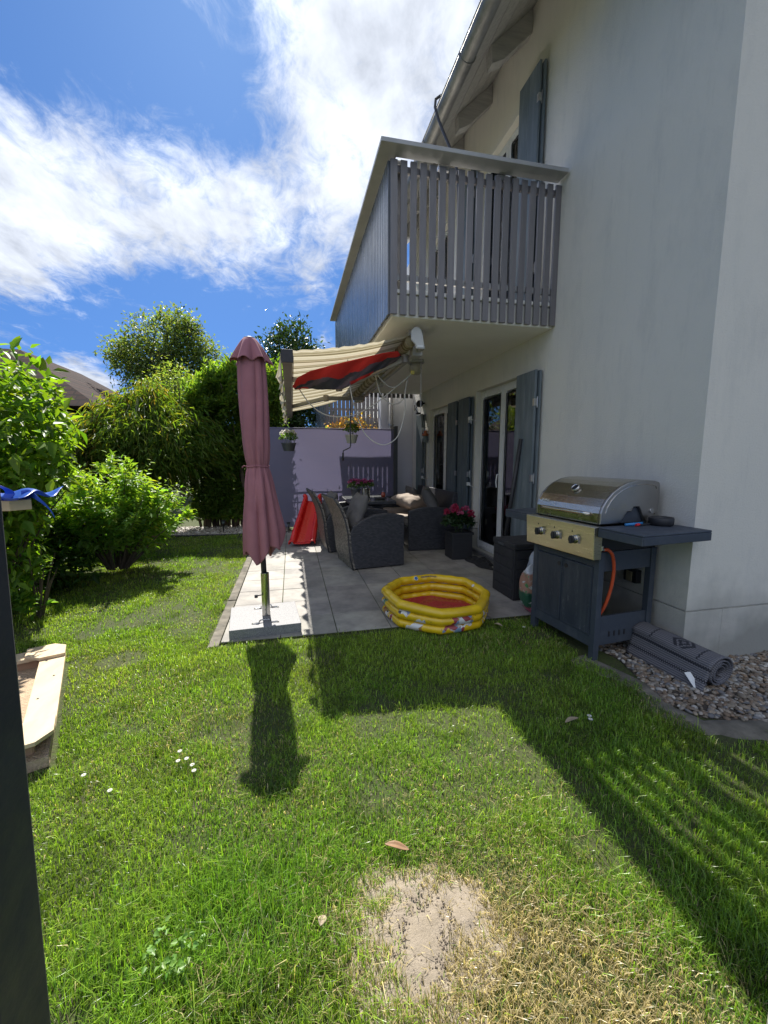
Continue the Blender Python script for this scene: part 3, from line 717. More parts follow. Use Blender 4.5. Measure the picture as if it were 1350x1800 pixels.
for y in (AY0-.012, AY1):
    g = MB(); z = az_front(y); g.box(-.062, y, z-.095, .04, y+.011, z+.016); g.build('end_cap', M['black_plastic'], awn, bevel=.003)
g = MB()
prof = []
for i in range(140):
    y = AY0+.05+(AY1-AY0-.1)*i/139; prof.append((.048+.006*abs(math.sin(y*2*PI/.30)), y))
g.lathe([(.001, AY0+.049)]+prof+[(.001, AY1-.049)], (1.12, 0, 2.43), 20, 'y'); g.build('roller', M['awning_cloth'], awn, smooth=True)
g = MB(); g.box(1.21, AY0+.05, 2.36, 1.25, AY1-.05, 2.40); g.build('torsion_bar', M['alu'], awn, bevel=.003)
for y in (AY0-.02, AY1-.03):
    g = MB(); g.prism([(1.10, 2.42), (1.10, 2.50), (1.125, 2.53), (1.16, 2.538), (1.19, 2.52), (1.21, 2.46), (1.225, 2.355), (1.22, 2.345), (1.15, 2.345), (1.14, 2.38)], y, y+.03, 'y')
    g.build('end_plate', M['alu_light'], awn, bevel=.008)
g = MB(); g.box(1.155, AY0-.0235, 2.357, 1.212, AY0-.0205, 2.374); g.build('badge', M['upvc'], awn)
for y in (4.0, 5.7, 7.4):
    g = MB(); g.box(1.14, y, 2.41, 1.28, y+.07, 2.574); g.box(1.17, y-.02, 2.33, 1.27, y+.09, 2.41); g.build('bracket', M['alu'], awn, bevel=.005)
def arm(pf, pe, ps):
    g = MB(); g.obox(pf, pe, .045, .05); g.obox(pe, ps, .05, .055); g.build('folding_arm', M['alu'], awn, bevel=.006)
    g = MB(); g.lathe([(.001, -.04), (.036, -.038), (.036, .038), (.001, .04)], pe, 14); g.lathe([(.001, -.04), (.036, -.038), (.036, .038), (.001, .04)], ps, 14); g.build('arm_joint', M['alu_brown'], awn, bevel=.002)
arm((.03, 4.66, az_front(4.66)-.05), tuple(at(596, 681, 4.62)), tuple(at(712, 631, 4.12)))
arm((.03, 6.6, az_front(6.6)-.045), tuple(at(573, 700, 5.6)), tuple(at(637, 701, 6.9)))
# crank hanging from the roller gear
g = MB(); g.tube([(.655, 4.60, 2.30), (.655, 4.60, 2.25), (.65, 4.6, 2.18)], .010, 8); g.tube([(.65, 4.6, 2.19), (.645, 4.60, 1.60), (.648, 4.6, 1.50), (.64, 4.6, 1.465), (.60, 4.6, 1.445), (.565, 4.6, 1.43), (.56, 4.6, 1.40)], .0065, 8)
g.tube([(.56, 4.6, 1.405), (.56, 4.6, 1.32)], .011, 8)
base_of(g, 'awning_crank', M['black_plastic'], 'long black crank handle hanging down below the awning', 'crank handle', smooth=True)
# cables looping below the awning
M['white_cable'] = mat('white_cable', (.62, .61, .57), None, .45)
def smooth_path(pts, n=12):
    pts = [Vector(p) for p in pts]; out = []
    P = [pts[0]*2-pts[1]]+pts+[pts[-1]*2-pts[-2]]
    for i in range(1, len(P)-2):
        for k in range(n):
            t_ = k/n; a, b_, c_, d_ = P[i-1], P[i], P[i+1], P[i+2]
            out.append(.5*((2*b_)+(-a+c_)*t_+(2*a-5*b_+4*c_-d_)*t_*t_+(-a+3*b_-3*c_+d_)*t_**3))
    return out+[pts[-1]]
LOOPS = [[(611, 632, 4.3), (617, 690, 4.3), (628, 730, 4.35), (640, 760, 4.4), (660, 778, 4.4), (680, 781, 4.4), (700, 765, 4.45), (711, 725, 4.5), (712, 690, 4.5), (716, 668, 4.5)],
         [(636, 622, 4.4), (655, 640, 4.4), (668, 665, 4.4), (690, 681, 4.45), (712, 668, 4.5), (724, 655, 4.5)],
         [(517, 670, 4.6), (545, 710, 4.6), (575, 730, 4.6), (615, 731, 4.6), (650, 716, 4.55), (680, 694, 4.5), (700, 677, 4.5), (727, 654, 4.5)],
         [(640, 622, 4.5), (657, 650, 4.5), (668, 690, 4.5), (685, 709, 4.5), (700, 709, 4.5), (711, 700, 4.5)]]
lab = ['longest white cable loop hanging down from the awning in front of the purple fence', 'short white cable loop nearest the awning roller', 'white cable sagging from the front bar of the awning across to the ceiling lamp', 'thin white cable loop hanging in front of the far slats']
for lp, lb in zip(LOOPS, lab):
    g = MB(); g.tube(smooth_path([at(*p) for p in lp]), .0062, 6)
    base_of(g, 'cable_loop', M['white_cable'], lb, 'cable', 'white cables looped under the awning', smooth=True)
g = MB(); p = at(725, 655, 4.5); g.box(p[0]-.02, p[1]-.015, p[2]-.02, p[0]+.02, p[1]+.015, p[2]+.02)
M['yellow_plastic'] = mat('yellow_plastic', (.72, .62, .12), None, .4)
base_of(g, 'cable_connector', M['yellow_plastic'], 'small yellow connector where the white cables meet', 'connector', bevel=.006)
g = MB()
for k in range(16):
    z = 2.56-.045*k; x, y = 1.42+.002*math.sin(k), 4.5
    g.tube([(x+.006*math.cos(q)*(k % 2), y+.006*math.cos(q)*(1-k % 2), z+.026*math.sin(q)) for q in np.linspace(0, 2*PI, 9)], .0018, 5, False)
base_of(g, 'chain', M['steel'], 'thin metal chain hanging from the balcony underside beside the lamp', 'chain')
# ceiling lamp on the balcony underside
M['lamp_glass'] = mat('lamp_glass', (.50, .45, .33), (.38, .34, .25), .3)
lm = thing('ceiling_lamp', (1.57, 5.2, 2.40), 'round amber ceiling lamp with metal rim under the balcony', 'lamp')
g = MB(); g.lathe([(.001, 2.574), (.105, 2.574), (.11, 2.55), (.10, 2.535), (.001, 2.535)], (1.57, 5.2, 0), 24); g.build('rim', M['alu'], lm, smooth=False, bevel=.002)
g = MB(); g.lathe([(.001, 2.534), (.075, 2.534), (.078, 2.47), (.07, 2.42), (.05, 2.40), (.001, 2.398)], (1.57, 5.2, 0), 20); g.build('shade', M['lamp_glass'], lm, smooth=True)
# red and dark cloth laid over the awning arm
def cloth_mat():
    m, t, b = new_mat('red_cloth')
    a = t.nodes.new('ShaderNodeAttribute'); a.attribute_name = 'Col'; t.links.new(a.outputs['Color'], b.inputs['Base Color']); b.inputs['Roughness'].default_value = .8
    bump(t, b, nz(t, 25, 5), .3, .01)
    return m
M['red_cloth'] = cloth_mat()
V = []; cc = []; nu, nv = 60, 26
TOPC = [(514, 680), (522, 664), (545, 652), (590, 640), (640, 628), (675, 620), (699, 617)]; BOTC = [(519, 684), (534, 682), (565, 684), (600, 684), (640, 664), (678, 644), (707, 628)]
for j in range(nv):
    for i in range(nu):
        u = i/(nu-1); v = j/(nv-1); k = u*6; q = min(int(k), 5); f = k-q
        tx = TOPC[q][0]*(1-f)+TOPC[q+1][0]*f; ty = TOPC[q][1]*(1-f)+TOPC[q+1][1]*f; bx = BOTC[q][0]*(1-f)+BOTC[q+1][0]*f; by = BOTC[q][1]*(1-f)+BOTC[q+1][1]*f
        yd = 4.52-.38*u-.16*(1-v)+.035*math.sin(u*23+v*3)*math.sin(PI*v)+.02*math.sin(u*51+v*9)*v
        px_ = tx+(bx-tx)*v; py_ = ty+(by-ty)*v
        V.append(at(px_, py_, yd)); red = v < .50+.07*math.sin(u*14)+.05*math.sin(u*41) or (v > .86 and math.sin(u*12) > .55)
        cc.append((.62, .030, .026) if red else ((.055, .055, .07) if math.sin(u*17+v*9) > -.5 else (.13, .10, .13)))
Fq = [(j*nu+i, j*nu+i+1, (j+1)*nu+i+1, (j+1)*nu+i) for j in range(nv-1) for i in range(nu-1)]
V = np.array(V); c0 = V.mean(0); o = np_mesh('hanging_cloth', V-c0, Fq, M['red_cloth'], None, np.array(cc), smooth=True); o.location = c0
md = o.modifiers.new('solid', 'SOLIDIFY'); md.thickness = .008
tag(o, 'red and black cloth lying across the awning arm beneath the striped cloth', 'cloth')

# =================================================================== FENCE, NEIGHBOURS
m, t, b = new_mat('fence_fabric')
n = nz(t, 1.2, 6, .6, stretch=(1, 1, 4)); c = mixc(t, mrange(t, n, .3, .7), (.195, .19, .305), (.22, .205, .31))
t.links.new(c, b.inputs['Base Color']); b.inputs['Roughness'].default_value = .75
tr = t.nodes.new('ShaderNodeBsdfTranslucent'); t.links.new(mixc(t, .5, c, (.15, .14, .235)), tr.inputs[0]); mx_ = t.nodes.new('ShaderNodeMixShader'); mx_.inputs[0].default_value = .28
t.links.new(b.outputs[0], mx_.inputs[1]); t.links.new(tr.outputs[0], mx_.inputs[2]); t.links.new(mx_.outputs[0], t.nodes['Material Output'].inputs['Surface'])
bump(t, b, nz(t, 300, 3), .1, .001)
M['fence_fabric'] = m
M['anthracite'] = mat('anthracite', (.085, .09, .10), (.065, .07, .08), .5, scale=4)
fn = thing('privacy_fence', (.8, 7.75, 0), 'tall purple fabric privacy screen at the far end of the patio', 'fence')
g = MB(); g.grid(lambda u, v: (-.42+2.33*u, 7.74+.006*math.sin(v*9+u*14), .08+1.80*v), 40, 14); g.build('screen', M['fence_fabric'], fn, smooth=True)
for x in (-.44, 1.93):
    g = MB()
    if x > 1.5: g.box(x-.015, 7.70, 0, x+.055, 7.78, 1.95)
    else: g.box(x-.02, 7.76, 0, x+.02, 7.80, 1.90)
    g.build('post', M['anthracite'], fn, bevel=.004)
g = MB(); g.tube([(-.42, 7.742, 1.885), (1.91, 7.742, 1.885)], .010, 8); g.build('top_hem', M['fence_fabric'], fn)
# neighbouring house beyond the fence
nbh = thing('row_house', (1.75, 8.4, 0), 'neighbouring white house wall standing behind the purple screen', 'house')
M['white_wall'] = mat('white_wall', (.74, .75, .76), (.68, .69, .70), .9, scale=1.5, bscale=100, bstr=.2)
g = MB(); g.box(1.80, 8.36, 0, 2.6, 8.60, 2.74); g.build('wall', M['white_wall'], nbh)
g = MB(); g.tube([(1.99, 8.29, 0), (1.99, 8.29, 2.72)], .045, 12); g.build('downpipe', M['zinc'], nbh, smooth=True)
for zz in (1.2, 2.0): 
    g = MB(); g.lathe([(.047, 0), (.056, 0), (.056, .03), (.047, .03)], (1.99, 8.29, zz), 12); g.box(1.98, 8.33, zz, 2.0, 8.36, zz+.03); g.build('pipe_clip', M['steel'], nbh)
g = MB(); g.box(2.602, 8.36, 0, 4.2, 17, 5.5); g.build('side_wall', M['white_wall'], nbh)
g = MB(); g.box(.80, 9.6, 2.12, 2.6, 16, 2.28); nb_b = g.build('balcony', M['soffit_paint'], nbh, bevel=.005)
g = MB(); g.prism([(.70, 9.48), (2.58, 9.48), (2.58, 9.60), (.84, 9.60), (.84, 16), (.70, 16)], 3.52, 3.56); g.build('handrail', M['rail_cap'], nb_b)
g = MB(); g.box(.80, 9.56, 2.42, 2.55, 9.58, 2.47); g.build('bottom_rail', M['rail_cap'], nb_b)
for i in range(20):
    x = .78+i*.0925; g = MB(); g.box(x, 9.525, 2.04, x+.076, 9.545, 3.50); g.build('slat', M['grey_slat'], nb_b)
for i in range(70):
    y = 9.55+i*.092; g = MB(); g.box(.755, y, 2.04, .775, y+.08, 3.50); g.build('slat', M['side_slat'], nb_b)
g = MB(); g.obox((.9, 10.2, 1.62), (1.2, 10.2, 2.1), .06, .06); g.obox((1.2, 10.2, 2.08), (1.9, 10.2, 2.08), .06, .06); g.build('brace', M['alu_light'], nb_b)
# wooden boundary fence on the left
M['grey_wood'] = mat('grey_wood', (.10, .095, .085), (.06, .055, .05), .85, scale=8, detail=8, stretch=(1, .3, 5), bscale=40, bstr=.3)
lf = thing('board_fence', (-3.35, 6, 0), 'weathered grey board fence behind the shrubs along the left side', 'fence')
for y in np.arange(2.6, 9.3, 1.36):
    g = MB(); g.box(-3.36, y-.05, 0, -3.26, y+.05, 1.95 if y < 6 else 2.12); g.build('post', M['grey_wood'], lf, bevel=.006)
g = MB(); z = .06
while z < 1.8:
    g.box(-3.42, 2.6, z, -3.40+.03, 9.2, z+.13); z += .146
g.build('boards', M['grey_wood'], lf)
# distant house with a hipped brown tile roof on the left
def tile_mat():
    m, t, b = new_mat('brown_tiles')
    tc_ = t.nodes.new('ShaderNodeTexCoord'); br = t.nodes.new('ShaderNodeTexBrick'); mp = t.nodes.new('ShaderNodeMapping'); mp.inputs['Rotation'].default_value = (R(90), 0, 0)
    t.links.new(tc_.outputs['Object'], mp.inputs[0]); t.links.new(mp.outputs[0], br.inputs['Vector'])
    br.inputs['Scale'].default_value = 1; br.inputs['Brick Width'].default_value = .26; br.inputs['Row Height'].default_value = .15; br.inputs['Mortar Size'].default_value = .022
    br.inputs['Color1'].default_value = (.034, .020, .017, 1); br.inputs['Color2'].default_value = (.052, .029, .024, 1); br.inputs['Mortar'].default_value = (.02, .015, .014, 1)
    t.links.new(br.outputs[0], b.inputs['Base Color']); b.inputs['Roughness'].default_value = .9; b.inputs['Specular IOR Level'].default_value = .1; bump(t, b, br.outputs[1], -.6, .02)
    return m
M['brown_tiles'] = tile_mat()
hh = thing('hip_roof_house', (-10, 14, 0), 'distant house with brown tiled hip roof rising behind the left hedge', 'house')
g = MB(); g.box(-14, 12.6, 0, -5.6, 21.6, 2.5); g.build('wall', M['white_wall'], hh)
E_ = Vector(at(174, 714, 12.2)); A_ = Vector(at(34, 614, 15.2)); ze = E_.z
g = MB(); g.add([(-17, 12.2, ze), (E_.x, 12.2, ze), (E_.x, 22, ze), (-17, 22, ze), tuple(A_), (A_.x, 19, A_.z), (-14, 15.2, A_.z), (-14, 19, A_.z)], [(3,2,1,0),(0,1,4,6),(1,2,5,4),(2,3,7,5),(3,0,6,7),(4,5,7,6)])
g.build('roof', M['brown_tiles'], hh)
# gate posts right beside the camera
M['gate_paint'] = mat('gate_paint', (.035, .038, .045), (.045, .048, .055), .55, scale=14, bscale=120, bstr=.15)
g = MB(); g.prism([(-.37, 0), (-.262, 0), (-.2225, 1.8), (-.33, 1.8)], .335, .40, 'y'); base_of(g, 'gate_post', M['gate_paint'], 'dark anthracite gate post at the left edge, close to the camera', 'gate post', bevel=.004)
M['concrete'] = mat('concrete', (.42, .38, .33), (.32, .29, .25), .9, scale=20, bscale=120, bstr=.5)
g = MB(); g.box(.884, .40, 0, 1.0, .50, .55); base_of(g, 'stone_post', M['concrete'], 'pale rough stone post in the bottom right corner', 'post', bevel=.01)

# =================================================================== PARASOL
M['pink_fabric'] = mat('pink_fabric', (.42, .175, .20), (.36, .145, .165), .8, scale=4, bscale=500, bstr=.15, bdist=.001, trans=.12)
M['dark_metal'] = mat('dark_metal', (.03, .03, .033), None, .4, .3)
M['stainless'] = mat('stainless', (.62, .60, .55), (.52, .50, .46), .18, 1., scale=6, stretch=(4, 4, .5))
M['granite'] = mat('granite', (.25, .25, .25), (.15, .15, .16), .5, scale=150, detail=3, lo=.42, hi=.58, bscale=200, bstr=.15)
M['granite_rough'] = mat('granite_rough', (.26, .26, .26), (.15, .15, .155), .85, scale=50, detail=5, bscale=60, bstr=.6, bdist=.01)
BXp, BYp = -.245, 3.34
ps = thing('parasol', (BXp, BYp, .12), 'closed dusty pink parasol tied in the middle, standing on the granite base', 'parasol')
def cxy(z):
    t_ = (z-.1)/2.1; return BXp+.012-.04*t_, BYp+.015*t_
def prof(z, a):
    """closed canopy radius"""
    zs = [.50, .62, .80, 1.0, 1.15, 1.24, 1.285, 1.33, 1.45, 1.65, 1.85, 2.05, 2.16, 2.215]
    rs = [.156, .160, .150, .128, .108, .090, .076, .086, .100, .108, .110, .104, .080, .045]
    r = float(np.interp(z, zs, rs))
    lowk = min(1, max(0, (1.22-z)/.3))
    k = 3.5*a+1.1*math.sin(z*2.2)+.9*math.sin(a*2+1.3)
    fold = abs(math.sin(k))**.7*(1-lowk)+abs(math.sin(3.5*a+.8*math.sin(2*a+2)+.4))**.8*lowk
    amp = float(np.interp(z, [.5, 1.0, 1.28, 1.6, 2.2], [.36, .34, .16, .22, .15]))
    fine = .05*math.sin(13*a+z*5)*math.exp(-((z-1.28)/.22)**2)
    side = .42*math.exp(-((math.atan2(math.sin(a+.05), math.cos(a+.05)))/.55)**2)*float(np.interp(z, [.5, .78, 1.0, 1.25], [.35, .6, .28, 0]))
    return r*(1-amp*(1-fold)+fine+side)
g = MB()
def can(u, v):
    a = 2*PI*u
    side = math.exp(-((math.atan2(math.sin(a+.05), math.cos(a+.05)))/.5)**2)
    zb = .535+.10*abs(math.sin(2*a+.6))+.17*side+.03*math.sin(5*a)
    z = 2.215+(zb-2.215)*v; r = prof(z, a); c_ = cxy(z); return (c_[0]+r*math.cos(a), c_[1]+r*math.sin(a), z)
g.grid(can, 144, 110, True); can_o = g.build('canopy', M['pink_fabric'], ps, smooth=True, solid=.004)
g = MB()
def flap(u, v):
    a = 2*PI*u; z = 2.232-.155*v**1.15-.022*v*v*math.sin(4*a+1)**2*1.2; r = .040+.095*v**.9; r *= 1+.16*v*math.sin(6*a+.5)+.08*v*math.sin(11*a)
    c_ = cxy(z); return (c_[0]-.006+r*math.cos(a), c_[1]+r*math.sin(a), z)
g.grid(flap, 120, 22, True); g.build('vent_flap', M['pink_fabric'], ps, smooth=True, solid=.003)
c_ = cxy(2.23); g = MB(); g.lathe([(.001, .0), (.042, 0), (.042, .008), (.018, .016), (.001, .018)], (c_[0]-.006, c_[1], 2.229), 20); g.build('finial', M['alu_light'], ps, smooth=False)
g = MB(); zt = 1.285; c_ = cxy(zt)
g.tube([(c_[0]+(prof(zt, a)+.006)*math.cos(a), c_[1]+(prof(zt, a)+.006)*math.sin(a), zt+.004*math.sin(a*3)) for a in np.linspace(0, 2*PI, 60)], .006, 6, False)
g.tube([(c_[0]-.075, c_[1]-.02, zt), (c_[0]-.10, c_[1]-.03, zt+.006), (c_[0]-.112, c_[1]-.03, zt-.008)], .005, 6)
g.build('tie_strap', M['pink_fabric'], ps)
g = MB(); g.tube([(BXp+.012, BYp, .12), (*cxy(1.0), 1.0), (*cxy(2.2), 2.2)], .0215, 16); g.build('pole', M['dark_metal'], ps, smooth=True)
pb = thing('granite_stand', (-.25, 3.34, 0), 'square granite slab base with steel socket tube holding the pink parasol', 'stand')
g = MB(); g.prism([(-.485, 3.075), (.040, 3.115), (-.005, 3.62), (-.535, 3.575)], .022, .088); g.build('slab', M['granite'], pb, bevel=.003)
g = MB(); g.prism([(-.483, 3.077), (.038, 3.117), (-.007, 3.618), (-.533, 3.573)], .0, .0215); g.build('slab_edge', M['granite_rough'], pb, bevel=.004)
g = MB(); g.lathe([(.001, .089), (.032, .089), (.032, .44), (.025, .44), (.025, .40), (.001, .40)], (BXp+.012, BYp, 0), 28); tb = g.build('socket_tube', M['stainless'], pb, smooth=False, bevel=.001)
g = MB(); g.tube([(BXp-.02, BYp-.02, .265), (BXp-.055, BYp-.035, .265)], .006, 8); g.lathe([(.001, -.012), (.014, -.012), (.016, 0), (.014, .012), (.001, .012)], (BXp-.058, BYp-.036, .262), 12, 'x'); g.build('knob', M['black_plastic'], tb)
for (hx, hy) in ((-.23, 3.17), (-.24, 3.50)):
    g = MB(); g.tube(smooth_path([(hx-.09, hy-.006, .092), (hx-.05, hy-.004, .094), (hx-.035, hy+.02, .106), (hx+.03, hy+.024, .106), (hx+.045, hy+.002, .094), (hx+.09, hy+.006, .092)], 6), .005, 8)
    for s in (-.08, .08): g.box(hx+s-.022, hy-.012, .0885, hx+s+.022, hy+.014, .0905)
    g.build('handle', M['stainless'], pb)

# =================================================================== FURNITURE
def wicker(name, c1, c2, rot=0, sc=1., rough=.5):
    m, t, b = new_mat(name)
    tc_ = t.nodes.new('ShaderNodeTexCoord'); mp = t.nodes.new('ShaderNodeMapping'); t.links.new(tc_.outputs['Object'], mp.inputs[0])
    s = t.nodes.new('ShaderNodeSeparateXYZ'); t.links.new(mp.outputs[0], s.inputs[0])
    ad = t.nodes.new('ShaderNodeMath'); ad.operation = 'ADD'; t.links.new(s.outputs[0], ad.inputs[0]); t.links.new(s.outputs[1], ad.inputs[1])
    cb_ = t.nodes.new('ShaderNodeCombineXYZ'); t.links.new(ad.outputs[0], cb_.inputs[0]); t.links.new(s.outputs[2], cb_.inputs[1])
    mp2 = t.nodes.new('ShaderNodeMapping'); mp2.inputs['Rotation'].default_value = (0, 0, rot); t.links.new(cb_.outputs[0], mp2.inputs[0])
    br = t.nodes.new('ShaderNodeTexBrick'); t.links.new(mp2.outputs[0], br.inputs['Vector'])
    br.inputs['Brick Width'].default_value = .022*sc; br.inputs['Row Height'].default_value = .009*sc; br.inputs['Mortar Size'].default_value = .0016*sc; br.inputs['Scale'].default_value = 1
    br.inputs['Mortar Smooth'].default_value = .6
    br.inputs['Color1'].default_value = (*c1, 1); br.inputs['Color2'].default_value = (*c2, 1); br.inputs['Mortar'].default_value = (*[x*.35 for x in c1], 1)
    t.links.new(br.outputs[0], b.inputs['Base Color']); b.inputs['Roughness'].default_value = rough
    bump(t, b, br.outputs[1], -.8, .003)
    return m
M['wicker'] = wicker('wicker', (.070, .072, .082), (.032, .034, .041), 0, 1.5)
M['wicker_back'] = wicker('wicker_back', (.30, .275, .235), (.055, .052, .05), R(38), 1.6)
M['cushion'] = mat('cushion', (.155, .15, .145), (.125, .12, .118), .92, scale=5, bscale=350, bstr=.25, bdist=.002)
M['cushion_sunlit'] = mat('cushion_sunlit', (.37, .31, .26), (.32, .27, .225), .92, scale=5, bscale=350, bstr=.2, bdist=.002)  # paler, warmer copy of the cushion cloth, sunlight put into its colour
def pillow(w, h, t_, seed=0, pinch=.12, sag=0.):
    """local: width x, height z, thickness y, sitting on z=0"""
    g = MB(); r_ = random.Random(seed); ph = [r_.uniform(0, 6) for _ in range(6)]
    def side(sg):
        def fn(u, v):
            a = u*2-1; b_ = v*2-1
            e = (1-abs(a)**3.2)*(1-abs(b_)**3.2); d = t_/2*max(e, 0)**.55
            x = a*w/2*(1-pinch*(1-abs(b_)**2)*abs(a)**3*.6); z = b_*h/2*(1-pinch*(1-abs(a)**2)*abs(b_)**3*.6)
            wr = .007*math.sin(a*7+ph[0]+b_*3)*math.sin(b_*6+ph[1])+.004*math.sin(15*a*b_+ph[2])
            edge = (1-abs(a))*(1-abs(b_))
            return (x, sg*(d+wr*min(1, 8*edge))+sag*math.sin(a*2+ph[3])*.02, z+h/2-.02*sag*(1-a*a))
        return fn
    g.grid(side(1), 22, 22); g.grid(side(-1), 22, 22)
    return g
def place_pillow(name, mt, label, loc, size, rz, tilt, roll=0, seed=0, cat='cushion', group=None):
    g = pillow(*size, seed=seed); o = g.build(name, M[mt], None, smooth=True, local=True)
    bm = bmesh.new(); bm.from_mesh(o.data); bmesh.ops.remove_doubles(bm, verts=bm.verts, dist=.002); bmesh.ops.recalc_face_normals(bm, faces=bm.faces); bm.to_mesh(o.data); bm.free()
    o.location = loc; o.rotation_euler = (tilt, roll, rz)
    return tag(o, label, cat, group)
def armchair(loc, rz, label):
    root = thing('wicker_armchair', loc, label, 'armchair', 'wicker armchairs at the garden table', rz)
    Wd = .62
    side = [(0, 0), (.66, 0), (.66, .62), (.55, .645), (.42, .655), (.28, .645), (.14, .60), (.0, .52), (-.045, .42), (-.05, .30), (-.035, .14)]
    for y in (0, Wd-.075):
        g = MB(); g.prism(side, y, y+.075, 'y'); g.build('arm_panel', M['wicker'], root, bevel=.010, local=True)
    bp = [(.0, .0), (-.035, .14), (-.052, .30), (-.062, .44), (-.095, .60), (-.15, .74), (-.225, .86)]
    g = MB(); poly = [(x-.012, z) for x, z in bp]+[(x+.028, z+.004) for x, z in reversed(bp)]; g.prism(poly, -.004, Wd+.004, 'y')
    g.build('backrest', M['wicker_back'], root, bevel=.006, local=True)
    g = MB()
    for y in (-.004, Wd+.004): g.tube([(x-.006, y, z) for x, z in bp], .009, 8)
    g.tube([(bp[-1][0]+.008, -.004, bp[-1][1]), (bp[-1][0]+.008, Wd+.004, bp[-1][1])], .014, 8); g.build('back_trim', M['wicker'], root, smooth=True, local=True)
    g = MB(); g.box(.03, .078, .10, .63, Wd-.078, .33); g.build('seat_base', M['wicker'], root, bevel=.01, local=True)
    g = MB()
    for x in (.03, .60):
        for y in (.03, Wd-.05): g.box(x, y, -.012, x+.03, y+.03, .0)
    g.build('foot', M['black_plastic'], root, local=True)
    return root
Z0 = .014
armchair((.69, 4.76, Z0+.012), R(9), 'nearest grey wicker armchair, its woven back turned to the lawn')
armchair((.49, 5.76, Z0+.012), R(5), 'grey wicker armchair beside the red slide, behind the nearest armchair')
place_pillow('cushion', 'cushion', 'grey cushion leaning in the nearest wicker armchair', (.70, 5.12, .44), (.50, .50, .17), R(96), R(20), 0, 1, group='cushions on the armchairs')
place_pillow('cushion', 'cushion', 'grey cushion in the wicker armchair by the slide, its top edge in the sun', (.42, 6.08, .44), (.46, .46, .16), R(96), R(24), 0, 2, group='cushions on the armchairs')
for loc, rz, lb in (((1.01, 5.12, .385), R(9), 'flat grey seat pad on the nearest wicker armchair'), ((.80, 6.07, .385), R(5), 'flat grey seat pad on the wicker armchair by the slide')):
    g = MB(); g.box(-.28, -.22, -.035, .28, .22, .035); o = g.build('seat_pad', M['cushion'], None, bevel=.025, local=True); o.location = loc; o.rotation_euler = (0, 0, rz); tag(o, lb, 'cushion', 'seat pads')
# table
tb = thing('garden_table', (1.15, 6.4, 0), 'square dark wicker table with a glass top between chairs and sofa', 'table')
M['table_glass'] = mat('table_glass', (.16, .17, .17), (.13, .14, .14), .08, 0, scale=2, spec=.6)
g = MB(); g.box(.80, 5.88, .675, 1.50, 6.95, .715); g.build('table_top', M['wicker'], tb, bevel=.006)
g = MB(); g.box(.81, 5.89, .7165, 1.49, 6.94, .7225); g.build('glass_plate', M['table_glass'], tb)
g = MB(); g.box(.97, 6.1, Z0, 1.33, 6.75, .674); g.build('pedestal', M['wicker'], tb, bevel=.006)
# sofa
sf = thing('wicker_sofa', (2.0, 6.5, 0), 'dark wicker garden sofa standing against the house wall', 'sofa')
for y in (5.62, 7.50):
    g = MB(); g.prism([(1.62, Z0), (2.36, Z0), (2.40, .55), (2.36, .60), (2.1, .64), (1.85, .645), (1.63, .60), (1.62, .58)], y, y+.08, 'y'); g.build('arm_panel', M['wicker'], sf, bevel=.012)
g = MB(); g.prism([(2.24, .30), (2.34, .30), (2.40, .84), (2.33, .85)], 5.70, 7.50, 'y'); g.build('backrest', M['wicker'], sf, bevel=.012)
g = MB(); g.box(1.64, 5.703, .06, 2.239, 7.497, .33); g.build('seat_base', M['wicker'], sf, bevel=.01)
for i in range(3):
    y = 5.71+i*.597; g = MB(); g.box(-.30, -.295, -.05, .30, .295, .05); o = g.build('seat_pad', M['cushion_sunlit' if i else 'cushion'], None, bevel=.03, local=True, smooth=True); o.location = (1.94, y+.297, .383)
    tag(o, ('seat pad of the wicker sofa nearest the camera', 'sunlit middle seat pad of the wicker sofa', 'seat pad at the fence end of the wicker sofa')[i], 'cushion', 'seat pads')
place_pillow('cushion', 'cushion', 'large dark grey cushion in the corner of the wicker sofa nearest the camera', (2.17, 5.97, .50), (.58, .46, .17), R(72), R(-28), 0, 3)
place_pillow('cushion', 'cushion_sunlit', 'beige cushion lying puffed up in patchy sun on the sofa', (2.13, 6.60, .56), (.60, .50, .24), R(30), R(-78), 0, 4)
place_pillow('cushion', 'cushion', 'dark cushion leaning against the sofa back near the fence', (2.18, 7.05, .44), (.50, .44, .16), R(88), R(-20), 0, 5)
# side bench by the fence: dark box seat end of the seating group
g = MB(); g.box(1.05, 7.12, Z0, 1.6, 7.6, .42); base_of(g, 'footstool', M['wicker'], 'low dark wicker stool behind the table by the purple fence', 'stool', bevel=.01)

